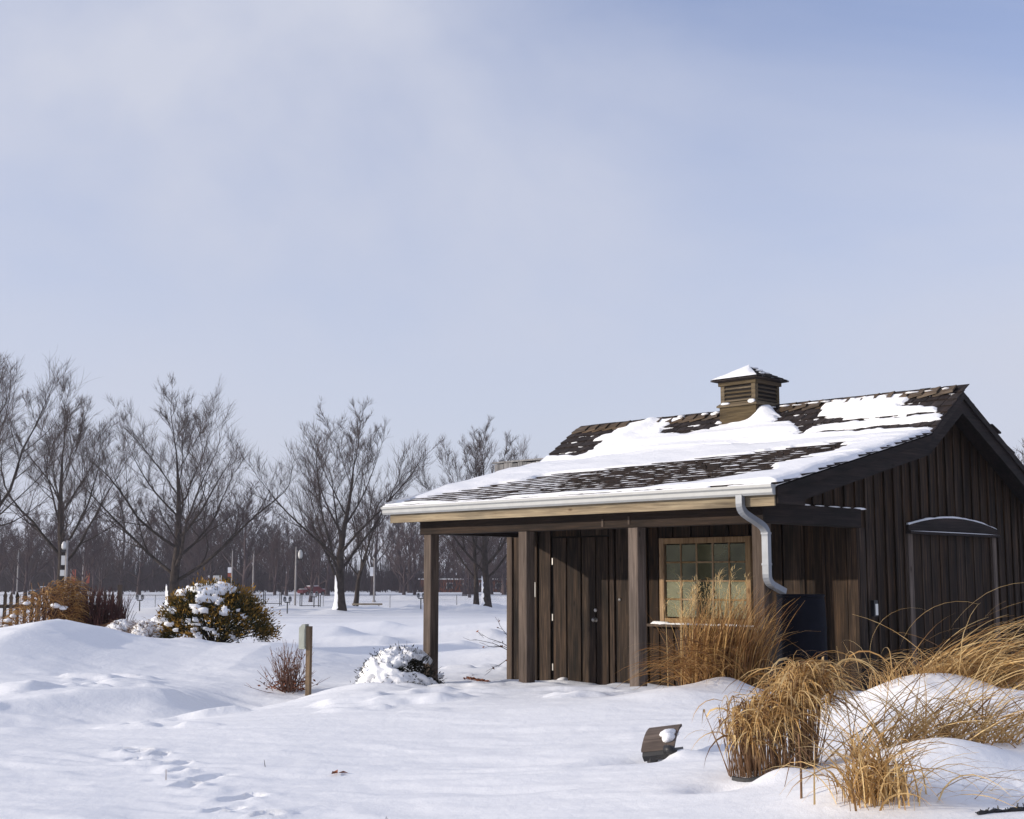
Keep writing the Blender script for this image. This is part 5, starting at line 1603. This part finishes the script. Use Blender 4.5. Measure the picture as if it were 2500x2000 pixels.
def rack(x, y, w, label):
    t = empty('steel_gate_frame', (x, y, gz(x, y)-.1)); tag(t, label, 'gate frame', 'steel frames by the street')
    for s in (-1, -0.82, 0.82, 1):
        m = MB(); m.tube([(s*w/2,0,0),(s*w/2,0,1.35)], 0.04, 6); m.build('upright', M['black'], t)
    m = MB(); m.tube([(-w/2,0,0.45),(w/2,0,0.45)], 0.03, 6); m.build('cross_bar', M['black'], t)
rack(-19.35, 108.6, 1.45, 'dark steel gate frame right of the olive shrub')
rack(-16.9, 112.6, 1.7, 'dark steel gate frame between the lamp and the rounded tree')
# barrier board at the foot of the rounded tree
t = empty('street_barrier', (-12.0, 111.0, gz(-12.0,111.0))); tag(t, 'low pale barrier board in snow behind the rounded tree', 'barrier')
one_box('board', M['fascia'], t, -1.2, 1.3, -0.05, 0.05, 0.28, 0.42)
for x in (-0.9, 1.0): one_box('leg', M['pole'], t, x-.05, x+.05, -.04, .04, -.2, .275)

def car(x, y, rz, paint, label):
    t = empty('parked_car', (x, y, gz(x, y)-0.05), rz); tag(t, label, 'car', 'cars parked across the street')
    prof = [(-2.2,.35),(-2.25,.7),(-2.1,.92),(-1.3,1.0),(-0.7,1.42),(0.7,1.44),(1.35,1.0),(2.1,.92),(2.25,.65),(2.2,.35)]
    rows = []
    for k, yy in enumerate((-0.86,-0.80,0.80,0.86)):
        rows.append([(px, yy*(0.86 if pz > 1.05 else 1), pz if k in (1,2) else pz*0.985) for px, pz in prof])
    m = MB(); b = m.quad_strip([r for r in rows], True); n = len(prof)
    m.f.append(tuple(range(b, b+n))); m.m.append(0); m.f.append(tuple(range(b+3*n+n-1, b+3*n-1, -1))); m.m.append(0)
    m.build('body', M[paint], t)
    for s in (-1, 1):
        m = MB(); m.quad((-0.95,s*.80,1.02),(1.05,s*.80,1.02),(0.62,s*.752,1.38),(-0.62,s*.752,1.38)); m.build('side_window', M['car_glass'], t)
        for wx in (-1.4, 1.4):
            m = MB(); m.tube([(wx,s*.70,.33),(wx,s*.88,.33)], .33, 14); wh = m.build('wheel', M['tyre'], t)
            m = MB(); m.tube([(wx,s*.881,.33),(wx,s*.89,.33)], .19, 10); m.build('rim', M['galv'], wh)
    m = MB(); m.quad((1.32,-.72,1.03),(1.32,.72,1.03),(0.74,.68,1.41),(0.74,-.68,1.41)); m.build('windscreen', M['car_glass'], t)
    m = MB(); m.box(-0.7,0.7,-.66,.66,1.445,1.54); m.box(-2.05,-1.25,-.7,.7,0.985,1.05); m.box(1.4,2.1,-.7,.7,0.975,1.04); m.build('roof_snow', M['snow_fine'], t)
car(-31.5, 212.0, R(40), 'car_red', 'red car with snow on its roof, far off left of the rounded tree')
car(-66.0, 190.0, R(15), 'car_dark', 'dark car with snowy roof, far off right of the brown bush')
# sign board and orange banners far away
t = empty('sign_board', (-51.8, 232, -1.0)); tag(t, 'wide white sign board with blue mark above the olive shrub', 'sign')
m = MB(); m.box(-1.6,1.6,-.08,.08,2.1,3.15); pn = m.build('panel', M['sign_white'], t)
m = MB(); m.box(-1.45,-0.75,-.095,-.082,2.25,3.0); m.build('blue_mark', M['blue_mark'], pn)
for x in (-1.2, 1.2): one_box('leg', M['pole'], t, x-.08, x+.08, -.06, .06, -.2, 2.095)
t = empty('banner_pair', (-66.5, 205, -1.0)); tag(t, 'pair of orange banners far off left of the spreading tree', 'banner')
for x in (-0.9, 1.2):
    one_box('pole', M['pole'], t, x-.06, x+.06, -.06, .06, -.2, 4.4)
    m = MB(); m.box(x+.07, x+.75, -.02, .02, 1.9, 4.0); m.build('banner', M['orange'], t)
# low brick building
t = empty('brick_building', (-4.0, 262, -1.3)); tag(t, 'low red brick building at the edge of the far wood', 'building')
m = MB(); m.box(-14, 16, 0, 9, 0, 2.7); m.build('wall', M['brick'], t)
m = MB(); m.box(-14.3, 16.3, -.3, 9.3, 2.705, 2.95); m.build('roof', M['snow_fine'], t)
for k in range(9):
    x = -12 + k*3.2
    m = MB(); m.box(x, x+1.2, -.05, -.005, 1.0, 2.1); w_ = m.build('window', M['sign_white'], t)
    m = MB(); m.box(x+.12, x+1.08, -.07, -.052, 1.1, 2.0); m.build('pane', M['car_glass'], w_)

# grey board-clad loft of the building behind the hut
lf = empty('board_loft', (1.2, 35.0, 0), R(-45)); tag(lf, 'weathered grey board wall top rising behind the hut roof', 'shed')
x = -2.35
while x < 2.4:
    w_ = fr.uniform(0.15, 0.20); one_box('board', M['grey_board'], lf, x, x+w_-.012, -.03, 0.0, 2.9, 4.72+fr.uniform(-.02,.02)); x += w_
m = MB(); m.box(-2.33, 2.38, .002, 1.6, 2.95, 4.66); m.build('loft_core', M['dark_back'], lf)
m = MB(); m.box(-2.42, 2.45, -.06, 1.7, 4.745, 4.79); m.build('loft_roof', M['grey_board'], lf)
for (x, y) in ((0.6,0.3),(2.2,0.3),(2.2,1.4),(0.6,1.4)): one_box('post', M['post'], lf, x-.09, x+.09, y-.09, y+.09, -.6, 2.945)

# ------------------------------------------------------------------ left side: picket fence, brown bush, hedge, low snowy shrubs
pf = empty('picket_fence', (-13.6, 33.0, 0.0), R(3)); tag(pf, 'dark wooden picket fence at the left edge behind the snow bank', 'fence')
pkm = MB(); pkm.prism([(-.04,0),(.04,0),(.04,1.12),(0.05,1.16),(0,1.30),(-.05,1.16),(-.04,1.12)], 1, -.012, .012); pkm = pkm.mesh('picket', M['picket'])
for k in range(25):
    o = bpy.data.objects.new('picket', pkm); COL.objects.link(o); o.parent = pf; o.location = (k*0.163, -0.03, 0.0+fr.uniform(-.03,.03)); o.rotation_euler = (0, fr.uniform(-.02,.02), 0)
for z in (0.35, 0.88): one_box('rail', M['picket'], pf, -0.1, 4.0, -0.017, 0.03, z, z+0.09)
for x in (0.4, 2.3, 3.9): one_box('fence_post', M['picket'], pf, x-.05, x+.05, 0.032, 0.13, -0.2, 1.45)

bb = (-10.62, 30.2, gz(-10.62, 30.2))
gb_ = empty('vine_bush', bb); tag(gb_, 'tan dead vine heap over the picket fence on the left', 'bush')
m = MB(); ti = []
for i in range(1500):
    a = fr.uniform(0, 6.283); ph = math.acos(fr.uniform(0.0, 1)); 
    q = Vector((0.78*math.sin(ph)*math.cos(a), 0.6*math.sin(ph)*math.sin(a), 1.50*math.cos(ph)))
    q.x += 0.45*(q.z/1.2)**1.5 - 0.05
    az = math.atan2(q.y, q.x)+fr.gauss(0,.5)
    ribbon(m, q*fr.uniform(.85,1.03), az, fr.uniform(0.6,1.5), fr.uniform(2.4,3.1), fr.uniform(0.2,0.5), fr.uniform(0.012,0.026), 4, fr, fr.uniform(-1,1), .8, fr.uniform(-.5,.5), ti)
o = m.build('foliage', M['grass_brown'], gb_); set_tint(o, ti)
m = MB()
for i in range(14): m.tube([(fr.uniform(-.4,.4),fr.uniform(-.3,.3),-.2),(fr.uniform(-.3,.6),fr.uniform(-.3,.3),.6),(fr.uniform(-.2,.8),fr.uniform(-.3,.3),1.45)], [.02,.015,.008], 5, False)
m.tube([(0.1,-.2,0.7),(1.2,-.3,1.62)], [.014,.008], 5, False)
m.build('stems', M['stalk'], gb_)
m = MB()
for (x,y,z,r) in ((-.55,-.35,.62,.10),(-.42,-.4,.72,.08),(-.62,-.25,.5,.09),(.55,-.5,.95,.12),(.7,-.45,.9,.1),(-.1,-.5,1.0,.08)): m.blob((x,y,z),(r,r*.8,r*.5),fr,8,5)
m.build('snow_clumps', M['snow_fine'], gb_, True)

hb = (-9.80, 31.0, gz(-9.80, 31.0))
hg = empty('leafless_hedge', hb); tag(hg, 'dark red leafless bush right of the tan vine heap', 'bush')
m = MB()
for i in range(900):
    p = Vector((fr.uniform(-.75,.78), fr.gauss(0,.3), -.1)); d = Vector((fr.gauss(0,.13), fr.gauss(0,.13), 1)).normalized(); pts = [p]; L1 = fr.uniform(.9,1.62)*(1-.18*abs(p.x))
    for k in range(3):
        d = (d + Vector((fr.gauss(0,.1), fr.gauss(0,.1), 0))).normalized(); p = p+d*L1/3; pts.append(p)
    m.tube(pts, [.012,.010,.008,.004], 3, False)
m.build('twigs', M['hedge'], hg)

for k, (x, y, sx, sy, sz, lb) in enumerate(((-8.15,28.2,.42,.35,.42,'low arching snow-covered grass between hedge and evergreen shrub'),(-7.55,27.9,.35,.30,.40,'pale rounded snow-dusted shrub touching the olive evergreen'))):
    t = empty('snowy_low_shrub', (x, y, gz(x,y))); tag(t, lb, 'shrub')
    m = MB(); ti = []
    for i in range(420):
        a = fr.uniform(0,6.283); ph = math.acos(fr.uniform(0,1)); q = Vector((sx*math.sin(ph)*math.cos(a), sy*math.sin(ph)*math.sin(a), sz*math.cos(ph)))
        ribbon(m, q*fr.uniform(.8,1.02), a+fr.gauss(0,.6), fr.uniform(.5,1.3), fr.uniform(1.8,2.8), fr.uniform(.12,.3), .011, 4, fr, fr.uniform(-1,1), 1, fr.uniform(-.5,.2), ti)
    o = m.build('foliage', M['stalk'], t); set_tint(o, ti)
    m = snow_shell(0, sx*1.02, sy*1.02, sz*1.02, 0.0, lambda X, Y, Z, n: n+0.12, 0.10, 300+k*7, 70, 30, 1.6)
    m.build('snow_cover', M['snow_fine'], t, True)

# ------------------------------------------------------------------ winter haze
hm = bpy.data.materials.new('haze'); hm.use_nodes = True
hn = hm.node_tree.nodes; hn.remove(hn['Principled BSDF'])
pv = hn.new('ShaderNodeVolumePrincipled'); pv.inputs['Color'].default_value = (0.86, 0.87, 0.95, 1); pv.inputs['Density'].default_value = 0.00032; pv.inputs['Anisotropy'].default_value = 0.2
hm.node_tree.links.new(pv.outputs[0], hn['Material Output'].inputs['Volume'])
m = MB(); m.box(-900, 900, -90, 900, -4.0, 24.5)
hz = m.build('haze', hm, None); tag(hz, 'thin winter haze over the field and far wood', 'haze', kind='stuff')
